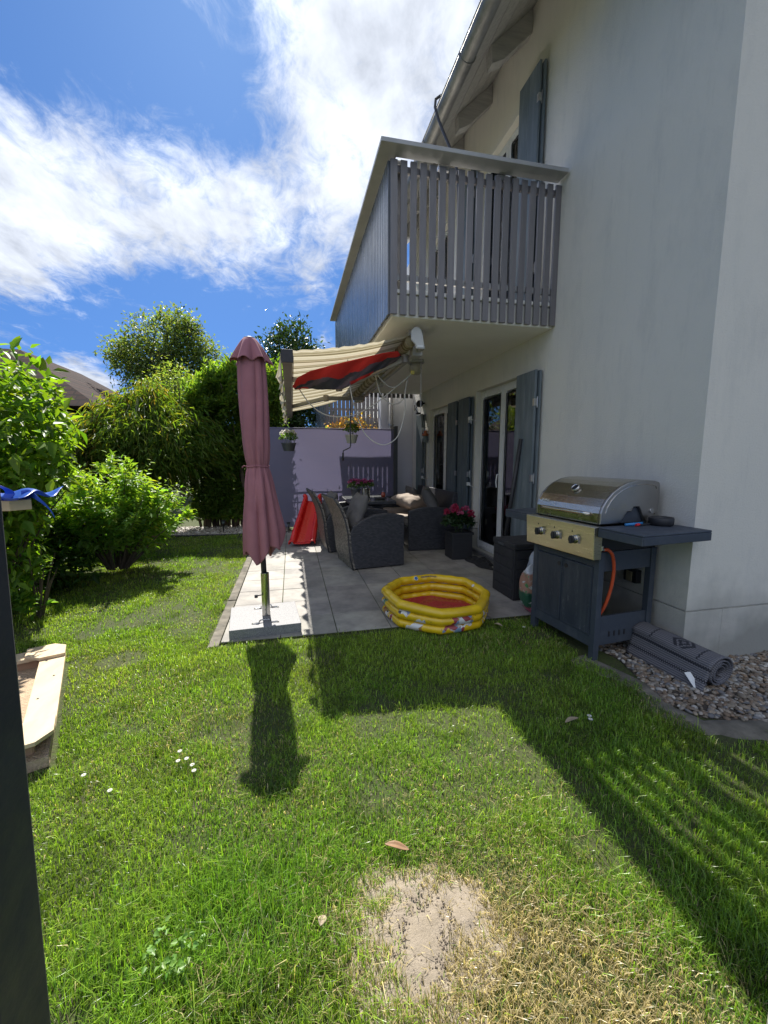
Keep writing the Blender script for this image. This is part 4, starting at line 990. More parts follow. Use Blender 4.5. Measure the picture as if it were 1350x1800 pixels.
# ---- flower helper
M['leaf'] = leaf_mat('leaf', .38); M['petal'] = leaf_mat('petal', .35, .6, .2, (1.05, 1.0, 1.0))
M['stem'] = mat('stem', (.10, .14, .045), None, .7)
def bouquet(root, cx_, cy_, z0, rad, h, nl, leafc, nf, petc, fr, ls=.04, seed=0, dome=.6):
    r = np.random.default_rng(seed)
    d = rdir(nl, r); d[:, 2] = np.abs(d[:, 2])*.9-.15; P = np.array([cx_, cy_, z0+h*.42])+d*np.array([rad, rad, h*.5])*(r.uniform(.35, 1, (nl, 1))**.5)
    P[:, 2] = np.maximum(P[:, 2], z0-.03)
    Dv = d+r.normal(0, .6, (nl, 3)); leaves('foliage', P, Dv, r.normal(0, .6, (nl, 3))+np.array([0, 0, 1.2]), ls*r.uniform(.6, 1.2, nl), ls*.8*r.uniform(.6, 1.1, nl), colvar(leafc, nl, .25, .15, r), M['leaf'], root)
    PP = []; DD = []; CC = []
    for k in range(nf):
        a = r.uniform(0, 2*PI); q = math.sqrt(r.uniform(.05, 1)); c = np.array([cx_+rad*.9*q*math.cos(a), cy_+rad*.9*q*math.sin(a), z0+h*(.72+.32*(1-q*q))*r.uniform(.88, 1.05)])
        n = 26; dd = rdir(n, r); dd[:, 2] = np.abs(dd[:, 2]); PP.append(c+dd*fr*.45); DD.append(dd); CC.append(colvar(petc[k % len(petc)], n, .16, .06, r))
    PP = np.concatenate(PP); DD = np.concatenate(DD); CC = np.concatenate(CC)
    leaves('blossom', PP, DD, r.normal(0, 1, PP.shape), fr*.85, fr*.8, CC, M['petal'], root, fold=.2)
    g = MB()
    for k in range(6):
        a = 2*PI*k/6; g.tube([(cx_+rad*.15*math.cos(a), cy_+rad*.15*math.sin(a), z0-.02), (cx_+rad*.5*math.cos(a), cy_+rad*.5*math.sin(a), z0+h*.6)], .003, 5)
    g.build('stem', M['stem'], root)
PINK = [(.55, .12, .30), (.62, .22, .42), (.48, .09, .24)]
M['pot_grey'] = mat('pot_grey', (.075, .08, .085), (.055, .058, .062), .5, scale=9)
M['pot_white'] = mat('pot_white', (.50, .49, .42), (.42, .41, .36), .6, scale=9)
fp = thing('flower_pot', (.98, 6.45, .7225), 'dark pot of pink flowers standing on the garden table', 'flower pot')
g = MB(); g.lathe([(.001, .0), (.055, 0), (.078, .125), (.084, .125), (.084, .14), (.072, .14), (.066, .12), (.001, .118)], (.98, 6.45, .7225), 24); g.build('pot', M['pot_grey'], fp, smooth=False)
bouquet(fp, .98, 6.45, .85, .115, .15, 260, (.09, .16, .04), 12, PINK, .030, seed=1)
fp = thing('flower_pot', (1.13, 6.38, .7225), 'shiny metal pot of pink flowers beside the dark pot on the table', 'flower pot')
g = MB(); g.lathe([(.001, .0), (.062, 0), (.066, .01), (.064, .155), (.068, .16), (.060, .16), (.056, .14), (.001, .138)], (1.13, 6.38, .7225), 24); g.build('pot', M['stainless'], fp, smooth=True)
bouquet(fp, 1.13, 6.38, .88, .12, .12, 240, (.10, .18, .05), 12, PINK, .030, seed=2)
g = MB(); g.lathe([(.001, 0), (.06, 0), (.10, .018), (.104, .026), (.09, .022), (.001, .01)], (1.32, 6.18, .7225), 24); base_of(g, 'dish', M['pot_grey'], 'flat dark dish lying on the garden table', 'dish')
M['red_glass'] = mat('red_glass', (.42, .08, .04), (.30, .05, .03), .15)
g = MB(); g.lathe([(.001, .0), (.030, 0), (.034, .05), (.026, .058), (.03, .075), (.022, .075), (.001, .05)], (1.36, 6.16, .752), 16); base_of(g, 'candle_jar', M['red_glass'], 'small red and brown candle jar standing on the flat dark dish', 'candle jar', smooth=True)
# hanging baskets
def hanging(cx_, cy_, zt, ztop, r0, h, potm, label, petc, leafc, seed, nf, spray=1.):
    root = thing('hanging_pot', (cx_, cy_, zt), label, 'flower pot', 'flower pots hanging from the awning')
    g = MB(); g.lathe([(.001, 0), (r0*.72, 0), (r0, h), (r0*1.06, h), (r0*1.06, h+.018), (r0*.92, h+.018), (r0*.9, h-.01), (.001, h-.012)], (cx_, cy_, zt), 24); g.build('pot', M[potm], root, smooth=False)
    g = MB()
    for k in range(3):
        a = 2*PI*k/3+.4; g.tube([(cx_+r0*math.cos(a), cy_+r0*math.sin(a), zt+h+.01), (cx_, cy_, zt+h+.24)], .0022, 5)
    g.tube([(cx_, cy_, zt+h+.24), (cx_, cy_, ztop)], .0025, 5); g.build('hanger', M['steel'], root)
    bouquet(root, cx_, cy_, zt+h+.01, r0*1.15*spray, .20*spray, 190, leafc, nf, petc, .036, .045, seed)
p = at(508, 793, 7.0); hanging(p[0], 7.0, p[2], 2.07, .115, .115, 'pot_grey', 'dark hanging pot with white flowers below the far corner of the awning', [(.82, .82, .74), (.75, .76, .66)], (.14, .24, .05), 3, 8, 1.05)
p = at(618, 779, 6.0); hanging(p[0], 6.0, p[2], 2.30, .09, .10, 'pot_white', 'pale hanging pot with white and green plant next to the awning crank', [(.75, .76, .66)], (.15, .25, .06), 4, 5, 1.0)
# planter with geraniums
M['planter'] = mat('planter', (.022, .023, .026), (.03, .031, .034), .55, scale=8, stretch=(1, 1, 9))
pl = thing('planter', (2.17, 5.12, 0), 'black square planter with pink geraniums beside the sofa', 'planter')
g = MB(); g.prism([(2.035, 4.99), (2.315, 4.99), (2.315, 5.27), (2.035, 5.27)], Z0, .36); g.ring('x', 0, 0, 0, 0, 0, 0, 0) if False else None
g.build('pot', M['planter'], pl, bevel=.008)
g = MB(); g.box(2.022, 4.977, .34, 2.328, 4.989, .375); g.box(2.022, 5.271, .34, 2.328, 5.283, .375); g.box(2.022, 4.989, .34, 2.034, 5.271, .375); g.box(2.316, 4.989, .34, 2.328, 5.271, .375); g.build('rim', M['planter'], pl, bevel=.003)
bouquet(pl, 2.17, 5.12, .36, .21, .33, 620, (.035, .075, .028), 13, [(.60, .07, .16), (.66, .16, .30), (.55, .05, .12)], .042, .055, seed=5)
# crumpled dark mat by the door
M['dark_cloth'] = mat('dark_cloth', (.014, .014, .015), (.022, .022, .023), .95, scale=20, bscale=200, bstr=.4)
g = MB()
def matf(u, v):
    a = 2*PI*u; rr = v*(1+.16*math.sin(3*a+1)+.08*math.sin(7*a)); x = 2.33+.14*rr*math.cos(a)-.0; y = 4.80+.33*rr*math.sin(a)
    return (min(x, WX-.03), y, Z0+.002+(.034+.014*math.sin(x*60)+.012*math.sin(y*38+x*20))*max(0, 1-v**4))
g.grid(matf, 60, 16, True); base_of(g, 'door_mat', M['dark_cloth'], 'crumpled black cloth lying in front of the glass door', 'cloth', smooth=True)
# storage box
M['box_plastic'] = mat('box_plastic', (.025, .025, .028), (.035, .034, .036), .6, scale=6, bscale=90, bstr=.2)
sb = thing('storage_box', (2.2, 3.6, 0), 'black plastic storage box standing left of the grill', 'storage box')
bx0, bx1, by0, by1 = 2.00, 2.40, 3.39, 3.80
g = MB(); g.box(bx0, by0, Z0, bx1, by1, .50)
for i in range(5):
    z = .035+i*.094
    g.box(bx0-.006, by0+.02, z, bx0-.0005, by1-.02, z+.082); g.box(bx0+.02, by0-.006, z, bx1-.02, by0-.0005, z+.082)
g.build('body', M['box_plastic'], sb, bevel=.004)
g = MB(); g.box(bx0-.012, by0-.012, .502, bx1+.005, by1+.005, .555); g.build('lid', M['box_plastic'], sb, bevel=.008)
g = MB(); g.box(bx0-.018, 3.57, .507, bx0-.0125, 3.68, .53); g.build('grip', M['pot_grey'], sb, bevel=.002)
# bags beside the grill
def bag_mat():
    m, t, b = new_mat('soil_bag'); tc_ = t.nodes.new('ShaderNodeTexCoord'); s = t.nodes.new('ShaderNodeSeparateXYZ'); t.links.new(tc_.outputs['Object'], s.inputs[0])
    n = nz(t, 18, 5, .6); a = t.nodes.new('ShaderNodeMath'); a.operation = 'MULTIPLY_ADD'; t.links.new(n, a.inputs[0]); a.inputs[1].default_value = .09; t.links.new(s.outputs[2], a.inputs[2])
    z = a.outputs[0]
    c = mixc(t, mrange(t, z, .105, .12), (.55, .10, .17), (.03, .11, .06)); c = mixc(t, mrange(t, z, .235, .26), c, (.40, .22, .15)); c = mixc(t, mrange(t, z, .40, .42), c, (.62, .64, .66))
    n4 = nz(t, 30, 3, .5); c = mixc(t, mrange(t, n4, .60, .64), c, (.55, .58, .55)); c = mixc(t, mrange(t, nz(t, 12, 3), .66, .69), c, (.08, .24, .08))
    t.links.new(c, b.inputs['Base Color']); b.inputs['Roughness'].default_value = .35; bump(t, b, nz(t, 14, 5), .6, .02); return m
M['bag'] = bag_mat()
def sack(cx_, cy_, w, d, h, lab, mt, seed, z0=0.):
    g = MB(); ph = [random.Random(seed).uniform(0, 6) for _ in range(5)]
    def fn(u, v):
        a = 2*PI*u; q = (1-abs(2*v-1)**5)**.4 if 0 < v < 1 else .35
        ca_, sa = math.cos(a), math.sin(a); rx = w/2*abs(ca_)**.6*np.sign(ca_); ry = d/2*abs(sa)**.6*np.sign(sa)
        k = (.78+.24*math.sin(PI*v)+.05*math.sin(v*9+a*3+ph[0])+.03*math.sin(v*17+ph[1]+a*5))*max(q, .4)
        if v > .85: ry *= 1-(v-.85)*5.2
        return (cx_+rx*k, cy_+ry*k, z0+h*v+.012*math.sin(a*2+ph[2])*v)
    g.grid(fn, 40, 34, True); return base_of(g, 'bag', M[mt], lab, 'bag', smooth=True)
sack(2.06, 3.13, .26, .17, .43, 'upright plastic sack with white top and green and pink print beside the grill', 'bag', 3)
M['white_bag'] = mat('white_bag', (.55, .58, .60), (.40, .43, .46), .4, scale=9, bscale=20, bstr=.5, bdist=.02)
sack(2.20, 3.27, .26, .14, .53, 'white plastic bag standing between the black storage box and the grill', 'white_bag', 9)
# long dark pole leaning in the doorway
g = MB(); g.tube([(2.30, 4.22, Z0), (2.375, 4.0, 1.55)], .022, 12); base_of(g, 'parasol_pole', M['black_plastic'], 'long black padded pole leaning against the shutter', 'pole', smooth=True)
# small wall lamp / floodlight above the far shutter
fl = thing('wall_spotlight', (2.40, 7.55, 2.30), 'small black spotlight and bracket on the wall above the far shutter', 'spotlight')
g = MB(); g.tube([(2.46, 7.55, 2.36), (2.36, 7.55, 2.36), (2.34, 7.55, 2.30)], .014, 8); g.lathe([(.001, -.05), (.055, -.05), (.065, .0), (.055, .06), (.001, .07)], (2.36, 7.53, 2.35), 16, 'y'); g.build('head', M['black_plastic'], fl, smooth=True)
g = MB(); g.tube([(2.34, 7.55, 2.33), (2.28, 7.55, 2.25), (2.33, 7.55, 2.19)], .007, 6); g.tube([(2.25, 7.5, 2.32), (2.27, 7.55, 2.22)], .005, 6); g.box(2.30, 7.52, 2.16, 2.38, 7.58, 2.19); g.build('bracket', M['black_plastic'], fl)
ln_ = thing('wall_lantern', (2.40, 7.30, 1.63), 'small glass lantern with orange top hanging on the wall between shutter and window', 'lantern')
M['orange'] = mat('orange', (.45, .13, .05), (.32, .09, .04), .4)
M['lantern_glass'] = mat('lantern_glass', (.10, .14, .16), (.25, .28, .28), .1)
g = MB(); g.lathe([(.001, .12), (.05, .12), (.058, .14), (.035, .17), (.03, .20), (.012, .22), (.001, .22)], (2.40, 7.30, 1.63), 14); g.build('top', M['orange'], ln_, smooth=True)
g = MB(); g.lathe([(.001, .0), (.045, .0), (.055, .03), (.055, .10), (.045, .119), (.001, .119)], (2.40, 7.30, 1.63), 14); g.build('glass', M['lantern_glass'], ln_, smooth=True)
g = MB(); g.tube([(2.40, 7.30, 1.85), (2.40, 7.30, 1.90), (2.468, 7.30, 1.92)], .004, 6); g.build('hook', M['steel'], ln_)
tp = thing('garden_tap', (2.1, 8.32, .86), 'outdoor tap with black hose fitting on the white wall behind the sofa', 'tap')
g = MB(); g.tube([(2.12, 8.36, .90), (2.12, 8.28, .90), (2.12, 8.26, .84)], .014, 8); g.tube([(2.09, 8.29, .93), (2.15, 8.29, .93)], .008, 8); g.build('spout', M['steel'], tp)
g = MB(); g.box(1.98, 8.28, .84, 2.02, 8.36, .97); g.build('bracket', M['black_plastic'], tp, bevel=.004)
# slide
M['red_plastic'] = mat('red_plastic', (.66, .020, .018), (.60, .022, .018), .3, scale=2, spec=.5)
sl = thing('toddler_slide', (.15, 6.6, 0), 'red plastic toddler slide standing on the patio before the purple fence', 'slide')
def sln(u, v):   # u across, v along; from foot (y 6.33) to top (y 7.05)
    x0a, x0b = -.075, .315; x1a, x1b = .20, .47
    pr = [(0, .0), (.0, .10), (.10, .115), (.17, .10), (.20, .02), (.5, .0), (.80, .02), (.83, .10), (.90, .115), (1., .10), (1., .0)]
    k = u*(len(pr)-1); i = min(int(k), len(pr)-2); f = k-i; a = pr[i][0]*(1-f)+pr[i+1][0]*f; hh_ = pr[i][1]*(1-f)+pr[i+1][1]*f
    y = 6.30+.74*v; xa = x0a*(1-v)+x1a*v; xb_ = x0b*(1-v)+x1b*v
    z = .035+.56*(max(v-.10, 0)/.9)**1.12
    return (xa+(xb_-xa)*a, y, Z0+z+hh_*(.35+.75*min(1, v*4)))
g = MB(); g.grid(sln, 41, 34); g.build('chute', M['red_plastic'], sl, smooth=True, solid=.014)
for x0, x1 in ((-.06, .205), (.30, .455)):
    pass
for sx_, xt in ((.205, .205), (.465, .465)):
    g = MB(); g.tube([(sx_+.03, 7.34, Z0), (xt, 7.06, .70)], .026, 10); g.lathe([(.001, -.03), (.03, -.02), (.034, 0), (.024, .025), (.001, .032)], (xt, 7.05, .72), 12); g.build('ladder_rail', M['red_plastic'], sl, smooth=True)
for zz in (.14, .30, .46):
    f = zz/.70; g = MB(); g.obox((.235-.03*f, 7.34-.28*f, zz), (.495-.03*f, 7.34-.28*f, zz), .07, .025); g.build('step', M['red_plastic'], sl, bevel=.006)
def MX(t, fac):                                      # the print is on the outer side of the rings only
    tc_ = t.nodes.new('ShaderNodeTexCoord'); s = t.nodes.new('ShaderNodeVectorMath'); s.operation = 'MULTIPLY'; s.inputs[1].default_value = (1, 1, 0); t.links.new(tc_.outputs['Object'], s.inputs[0])
    l = t.nodes.new('ShaderNodeVectorMath'); l.operation = 'LENGTH'; t.links.new(s.outputs[0], l.inputs[0]); g_ = t.nodes.new('ShaderNodeMath'); g_.operation = 'MULTIPLY'
    t.links.new(fac, g_.inputs[0]); t.links.new(mrange(t, l.outputs['Value'], .418, .425), g_.inputs[1]); return g_.outputs[0]
# paddling pool: three rings and a floor
def pool_mat(printed):
    m, t, b = new_mat('pool_print' if printed else 'pool_yellow')
    n = nz(t, 6, 3); c = mixc(t, mrange(t, n, .35, .65), (.74, .50, .012), (.62, .40, .01))
    if printed:
        tc_ = t.nodes.new('ShaderNodeTexCoord'); vo = t.nodes.new('ShaderNodeTexVoronoi'); vo.inputs['Scale'].default_value = 19; t.links.new(tc_.outputs['Object'], vo.inputs['Vector'])
        cr = t.nodes.new('ShaderNodeValToRGB'); cr.color_ramp.interpolation = 'CONSTANT'; s = t.nodes.new('ShaderNodeSeparateColor'); t.links.new(vo.outputs['Color'], s.inputs[0]); t.links.new(s.outputs[0], cr.inputs[0])
        e = cr.color_ramp.elements; e[0].position = 0; e[0].color = (.62, .62, .60, 1); e[1].position = .25; e[1].color = (.20, .28, .42, 1)
        for p_, c_2 in ((.42, (.36, .20, .06, 1)), (.6, (.05, .04, .04, 1)), (.68, (.55, .50, .44, 1)), (.82, (.10, .22, .16, 1)), (.9, (.30, .05, .05, 1))):
            q = e.new(p_); q.color = c_2
        pm = nz(t, 8.5, 2, .5); c = mixc(t, MX(t, mrange(t, pm, .535, .55)), c, cr.outputs[0])
        pm2 = nz(t, 45, 3, .6); c = mixc(t, MX(t, mrange(t, pm2, .66, .68)), c, (.06, .05, .03))
    t.links.new(c, b.inputs['Base Color']); b.inputs['Roughness'].default_value = .22; b.inputs['Coat Weight'].default_value = .3
    bump(t, b, nz(t, 30, 4, .6), .12, .006); return m
M['pool_yellow'] = pool_mat(False); M['pool_print'] = pool_mat(True)
M['pool_floor'] = mat('pool_floor', (.42, .028, .05), (.33, .02, .04), .25, scale=3, bscale=9, bstr=.6, bdist=.02, trans=.1)
PCX, PCY, PR = 1.185, 3.27, .418
pool = thing('paddling_pool', (PCX, PCY, 0), 'yellow inflatable paddling pool with red floor at the patio edge', 'paddling pool')
NC = 8
def poly_r(a, r):
    a2 = (a+.25) % (2*PI/NC)-PI/NC; k = math.cos(PI/NC)/math.cos(a2); return r*(.25+.75*k)*1.03
def ring_mb(zc, r, t_, wob):
    g = MB(); nu_, nv_ = 160, 18; vs = []
    for i in range(nu_):
        a = 2*PI*i/nu_; rc = poly_r(a, r); pin = 1-.05*abs(math.sin(a*11))**6; t1 = t_*pin*(1+.02*math.sin(a*23))
        zt = .010*math.sin(2*a+1)+.016*wob*math.sin(a*1-.4)
        for j in range(nv_):
            b_ = 2*PI*j/nv_; rr = rc+t1*math.cos(b_); vs.append((PCX+rr*math.cos(a), PCY+rr*math.sin(a), zc+zt*min(1, zc*6)+t1*.92*math.sin(b_)))
    g.add(vs, [(i*nv_+j, ((i+1) % nu_)*nv_+j, ((i+1) % nu_)*nv_+(j+1) % nv_, i*nv_+(j+1) % nv_) for i in range(nu_) for j in range(nv_)]); return g
ring_mb(.042, PR-.006, .040, 0).build('tube_ring', M['pool_print'], pool, smooth=True)
ring_mb(.116, PR-.003, .041, .4).build('tube_ring', M['pool_print'], pool, smooth=True)
ring_mb(.190, PR, .043, 1).build('tube_ring', M['pool_yellow'], pool, smooth=True)
g = MB(); g.grid(lambda u, v: (PCX+poly_r(2*PI*u, PR-.03)*v*math.cos(2*PI*u), PCY+poly_r(2*PI*u, PR-.03)*v*math.sin(2*PI*u), .030+.007*math.sin(u*17+v*9)*v+.010*abs(math.sin(3.1*v*math.cos(2*PI*u)+1.2))), 90, 24, True)
g.build('floor', M['pool_floor'], pool, smooth=True)
M['badge_blue'] = mat('badge_blue', (.04, .16, .42), None, .3); M['badge_white'] = mat('badge_white', (.7, .72, .72), None, .3)
def badge(a, r_, mt, out=.044):
    rc = poly_r(a, PR); c = Vector((PCX+(rc-out*.72)*math.cos(a), PCY+(rc-out*.72)*math.sin(a), .190+out*.60)); n = Vector((-math.cos(a)*.75, -math.sin(a)*.75, .66)).normalized()
    q = n.to_track_quat('Z', 'Y'); g = MB(); vs = [c+q@Vector((r_*math.cos(k*PI/10), r_*math.sin(k*PI/10), 0)) for k in range(20)]+[c+q@Vector((r_*math.cos(k*PI/10), r_*math.sin(k*PI/10), .004)) for k in range(20)]
    g.add(vs, [tuple(range(19, -1, -1)), tuple(range(20, 40))]+[(k, (k+1) % 20, 20+(k+1) % 20, 20+k) for k in range(20)]); return g.build('badge', M[mt], pool)
badge(1.74, .021, 'badge_white'); badge(1.74, .016, 'badge_blue', .047); badge(.12, .014, 'badge_white')
g = MB(); a = 1.30
for k in range(9):
    aa = 1.22+.045*k; rc = poly_r(aa, PR); g.box(PCX+(rc-.038)*math.cos(aa)-.006, PCY+(rc-.038)*math.sin(aa)-.003, .222, PCX+(rc-.038)*math.cos(aa)+.005, PCY+(rc-.038)*math.sin(aa)+.003, .2325)
g.build('warning_text', M['grey_slat'], pool)

# =================================================================== GRILL
M['grill_dark'] = mat('grill_dark', (.060, .072, .092), (.105, .118, .135), .55, .25, scale=7, detail=10, lo=.5, hi=.85, bscale=60, bstr=.1)
def door_mat_():
    m, t, b = new_mat('grill_door'); n = nz(t, 9, 10, .75, stretch=(1, 1.4, .35)); n2 = nz(t, 26, 8, .8, stretch=(1, 1, .3))
    c = mixc(t, mrange(t, n, .4, .75), (.035, .045, .065), (.08, .092, .11)); c = mixc(t, mrange(t, n2, .57, .72, 0, .7), c, (.24, .25, .25)); t.links.new(c, b.inputs['Base Color'])
    b.inputs['Roughness'].default_value = .45; b.inputs['Metallic'].default_value = .2; return m
M['grill_door'] = door_mat_()
def steel_mat(name, col, r_, st=(1, 30, 1), dirt=.25):
    m, t, b = new_mat(name); n = nz(t, 20, 4, .6, stretch=st); n2 = nz(t, 7, 8, .7)
    c = mixc(t, mrange(t, n2, .45, .75, 0, dirt), col, tuple(x*.45 for x in col)); t.links.new(c, b.inputs['Base Color']); b.inputs['Metallic'].default_value = 1
    t.links.new(mrange(t, n, .3, .7, r_-.05, r_+.08), b.inputs['Roughness']); bump(t, b, n, .03, .001); return m
M['lid_steel'] = steel_mat('lid_steel', (.52, .48, .42), .22, (30, 1, 1)); M['panel_steel'] = steel_mat('panel_steel', (.62, .56, .41), .30, (1, .4, 12), .22)
M['lid_side'] = steel_mat('lid_side', (.42, .40, .38), .32, (1, 1, 1))
GR = R(6); GO = Vector((1.925, 2.235, 0))
gr = thing('gas_grill', GO, 'three burner gas grill with steel lid and dark cabinet standing against the house wall', 'grill', None, GR)
GL, GD = .64, .50
def gb(mb, name, mt, parent=None, **k): return mb.build(name, M[mt] if isinstance(mt, str) else mt, parent or gr, local=True, **k)
for x in (0, GD-.045):
    for y in (0, GL-.045):
        g = MB(); g.box(x, y, 0, x+.045, y+.045, .745); gb(g, 'leg', 'grill_dark', bevel=.003)
g = MB(); g.box(.046, .012, .10, GD-.046, .03, .30); gb(g, 'side_panel', 'grill_dark', bevel=.002)
g = MB(); g.box(.046, GL-.03, .10, GD-.046, GL-.012, .72); gb(g, 'side_panel', 'grill_dark', bevel=.002)
g = MB(); g.box(.046, .010, .61, GD-.046, .028, .742); gb(g, 'side_rail', 'grill_dark', bevel=.002)
g = MB()
for k in range(4): g.box(.13+.045*k, .0085, .155, .142+.045*k, .0115, .19)
gb(g, 'vent_slot', 'black_plastic')
g = MB(); g.box(.046, .046, .10, GD-.046, GL-.046, .118); gb(g, 'bottom_shelf', 'grill_dark', bevel=.002)
g = MB(); g.box(.004, .046, .64, .022, GL-.046, .742); gb(g, 'front_rail', 'grill_dark', bevel=.002)
g = MB(); g.box(.004, .046, .09, .022, GL-.046, .165); gb(g, 'front_rail', 'grill_dark', bevel=.002)
for y0, y1, hy in ((.048, .317, .285), (.322, GL-.048, .352)):
    g = MB(); g.box(-.002, y0, .168, .014, y1, .637); d_ = gb(g, 'door', 'grill_door', bevel=.003)
    g = MB(); g.lathe([(.001, -.0045), (.016, -.0045), (.016, .001), (.001, .001)], (-.001, hy, .59), 16, 'x'); gb(g, 'finger_hole', 'black_plastic', d_)
    g = MB(); g.ring('x', -.0045, -.0022, y0+.006, y1-.006, .174, .631, .006); gb(g, 'door_edge', 'grill_dark', d_)
# fire box and control panel
g = MB(); g.box(.0, .01, .746, GD-.01, GL-.01, .905); gb(g, 'fire_box', 'dark_metal', bevel=.004)
g = MB(); g.prism([(-.075, .915), (-.001, .915), (-.001, .70), (-.062, .70)], -.012, GL+.012, 'y'); pn = gb(g, 'control_panel', 'panel_steel', bevel=.004)
for y in (.15, .32, .49):
    g = MB(); g.lathe([(.001, 0), (.030, 0), (.030, .004), (.026, .006), (.026, .022), (.001, .022)], (-.068, y, .81), 24, 'x'); o = None
    g2 = MB(); g2.v = [(-.068-(p[0]+.068), p[1], p[2]) for p in g.v]; g2.f = g.f; kb = gb(g2, 'knob', 'stainless', pn, bevel=.0015)
    g = MB(); g.box(-.112, y-.009, .784, -.0905, y+.009, .836); g.lathe([(.001, -.1035), (.025, -.1035), (.025, -.0905), (.001, -.0905)], (0, y, .81), 20, 'x'); gb(g, 'knob_grip', 'black_plastic', kb, bevel=.003)
    g = MB(); g.box(-.0735, y+.018, .856, -.0712, y+.026, .866); gb(g, 'burner_mark', 'black_plastic', pn)
    g = MB(); g.box(-.0715, y-.048, .788, -.0665, y-.032, .83); gb(g, 'shade_plate', 'alu_brown', pn)
# lid
lidp = [(.0, .925), (.0, .995), (.012, 1.035), (.045, 1.085), (.09, 1.130), (.145, 1.165), (.21, 1.190), (.28, 1.203), (.36, 1.206), (.44, 1.200), (.475, 1.19), (.485, 1.17), (.485, .98), (.45, .98), (.45, .925)]
lidp = [(x*1.02-.005, z) for x, z in lidp]
sidecut = [(lidp[0][0], .925)]+lidp[1:13]+[(.455, .98), (.44, .925), (.375, .925), (.335, 1.00), (.315, 1.03), (.27, 1.03), (.25, 1.00), (.215, 1.00), (.16, .925)]
g = MB()
outer = lidp[0:13]; inner = [(x*.96+.012, z-.010) for x, z in outer]
g.prism(outer+inner[::-1], .028, GL-.028, 'y'); lid = gb(g, 'lid', 'lid_steel', smooth=False)
for y0, y1 in ((.010, .0275), (GL-.0275, GL-.010)):
    g = MB(); g.prism(sidecut, y0, y1, 'y'); gb(g, 'lid_end', 'lid_side', lid, bevel=.005)
g = MB(); q = [(x*.86+.035, .925+(z-.925)*.86+.012) for x, z in lidp[1:12]]; g.tube([(x, .009, z) for x, z in q], .0035, 6); gb(g, 'pressed_rib', 'lid_steel', lid)
g = MB(); g.prism([(.15, .9245), (.385, .9245), (.345, 1.01), (.30, 1.035), (.255, 1.035), (.205, 1.01)], .032, .045, 'y'); gb(g, 'inner_plate', 'grill_dark', lid)
g = MB(); g.lathe([(.001, 0), (.016, 0), (.018, .006), (.012, .008), (.001, .006)], (.425, .002, 1.0), 14, 'y'); gb(g, 'bolt', 'steel', lid)
hp = smooth_path([(-.008, .10, .985), (-.035, .115, .988), (-.042, .16, .990), (-.044, .32, .991), (-.042, .48, .990), (-.035, .525, .988), (-.008, .54, .985)], 6)
g = MB(); g.tube(hp, .0125, 12); gb(g, 'handle', 'stainless', lid, smooth=True)
g = MB(); g.box(-.008, .03, .926, -.0055, GL-.03, .985)
th = (.115, .315); g2 = MB(); tq = Vector((-.72, 0, .69)).normalized()
c_ = Vector((.088, .33, 1.135)); q_ = tq.to_track_quat('Z', 'Y')
g2 = MB(); g2.lathe([(.001, 0), (.030, 0), (.034, .006), (.030, .016), (.026, .018), (.024, .012), (.001, .011)], (0, 0, 0), 24); g2.v = [tuple(c_+q_@Vector(p)) for p in g2.v]; thm = gb(g2, 'thermometer', 'stainless', lid, smooth=True)
g2 = MB(); g2.lathe([(.001, .0115), (.0235, .0115), (.0235, .0125), (.001, .0128)], (0, 0, 0), 20); g2.v = [tuple(c_+q_@Vector(p)) for p in g2.v]; gb(g2, 'dial', 'black_plastic', thm)
g = MB()                                             # unreadable small maker's mark, pressed strokes
for k in range(7):
    y = .575-.0115*k; zz = 1.030+.004*math.sin(k*2.1); xx = .004
    g.obox((xx-.004, y, zz), (xx+.003, y-.003, zz+.012+.004*(k % 3 == 0)), .003, .003); g.obox((xx-.002, y, zz+.004), (xx-.002, y-.008, zz+.004), .003, .003)
gb(g, 'maker_mark', 'badge_white', lid)
# side shelves
def shelf(y0, y1, x0, x1, nm):
    g = MB(); g.box(x0, y0, .905, x1, y1, .917); g.box(x0, y0, .853, x0+.012, y1, .9045); g.box(x1-.012, y0, .853, x1, y1, .9045); g.box(x0+.0125, y0, .853, x1-.0125, y0+.012, .9045); g.box(x0+.0125, y1-.012, .853, x1-.0125, y1, .9045)
    return gb(g, nm, 'grill_dark', bevel=.004)
shelf(-.325, -.014, -.045, .515, 'side_shelf'); shelf(GL+.014, GL+.33, -.045, .40, 'side_shelf')
# gas hose
M['orange_hose'] = mat('orange_hose', (.62, .095, .03), (.50, .07, .025), .45)
g = MB(); g.tube(smooth_path([(.015, -.012, .765), (.045, -.02, .762), (.085, -.02, .72), (.115, -.01, .62), (.12, .01, .48), (.10, .04, .34), (.075, .10, .22), (.10, .18, .13)], 8), .011, 10); gb(g, 'gas_hose', 'orange_hose', smooth=True)
g = MB(); g.tube([(.0, -.013, .79), (.0, -.013, .765), (.02, -.014, .765)], .008, 8); g.tube([(.012, -.013, .765), (.04, -.018, .764)], .010, 6); gb(g, 'hose_fitting', 'steel')
def world_of(x, y, z): return Vector((GO.x+x*math.cos(GR)-y*math.sin(GR), GO.y+x*math.sin(GR)+y*math.cos(GR), z))
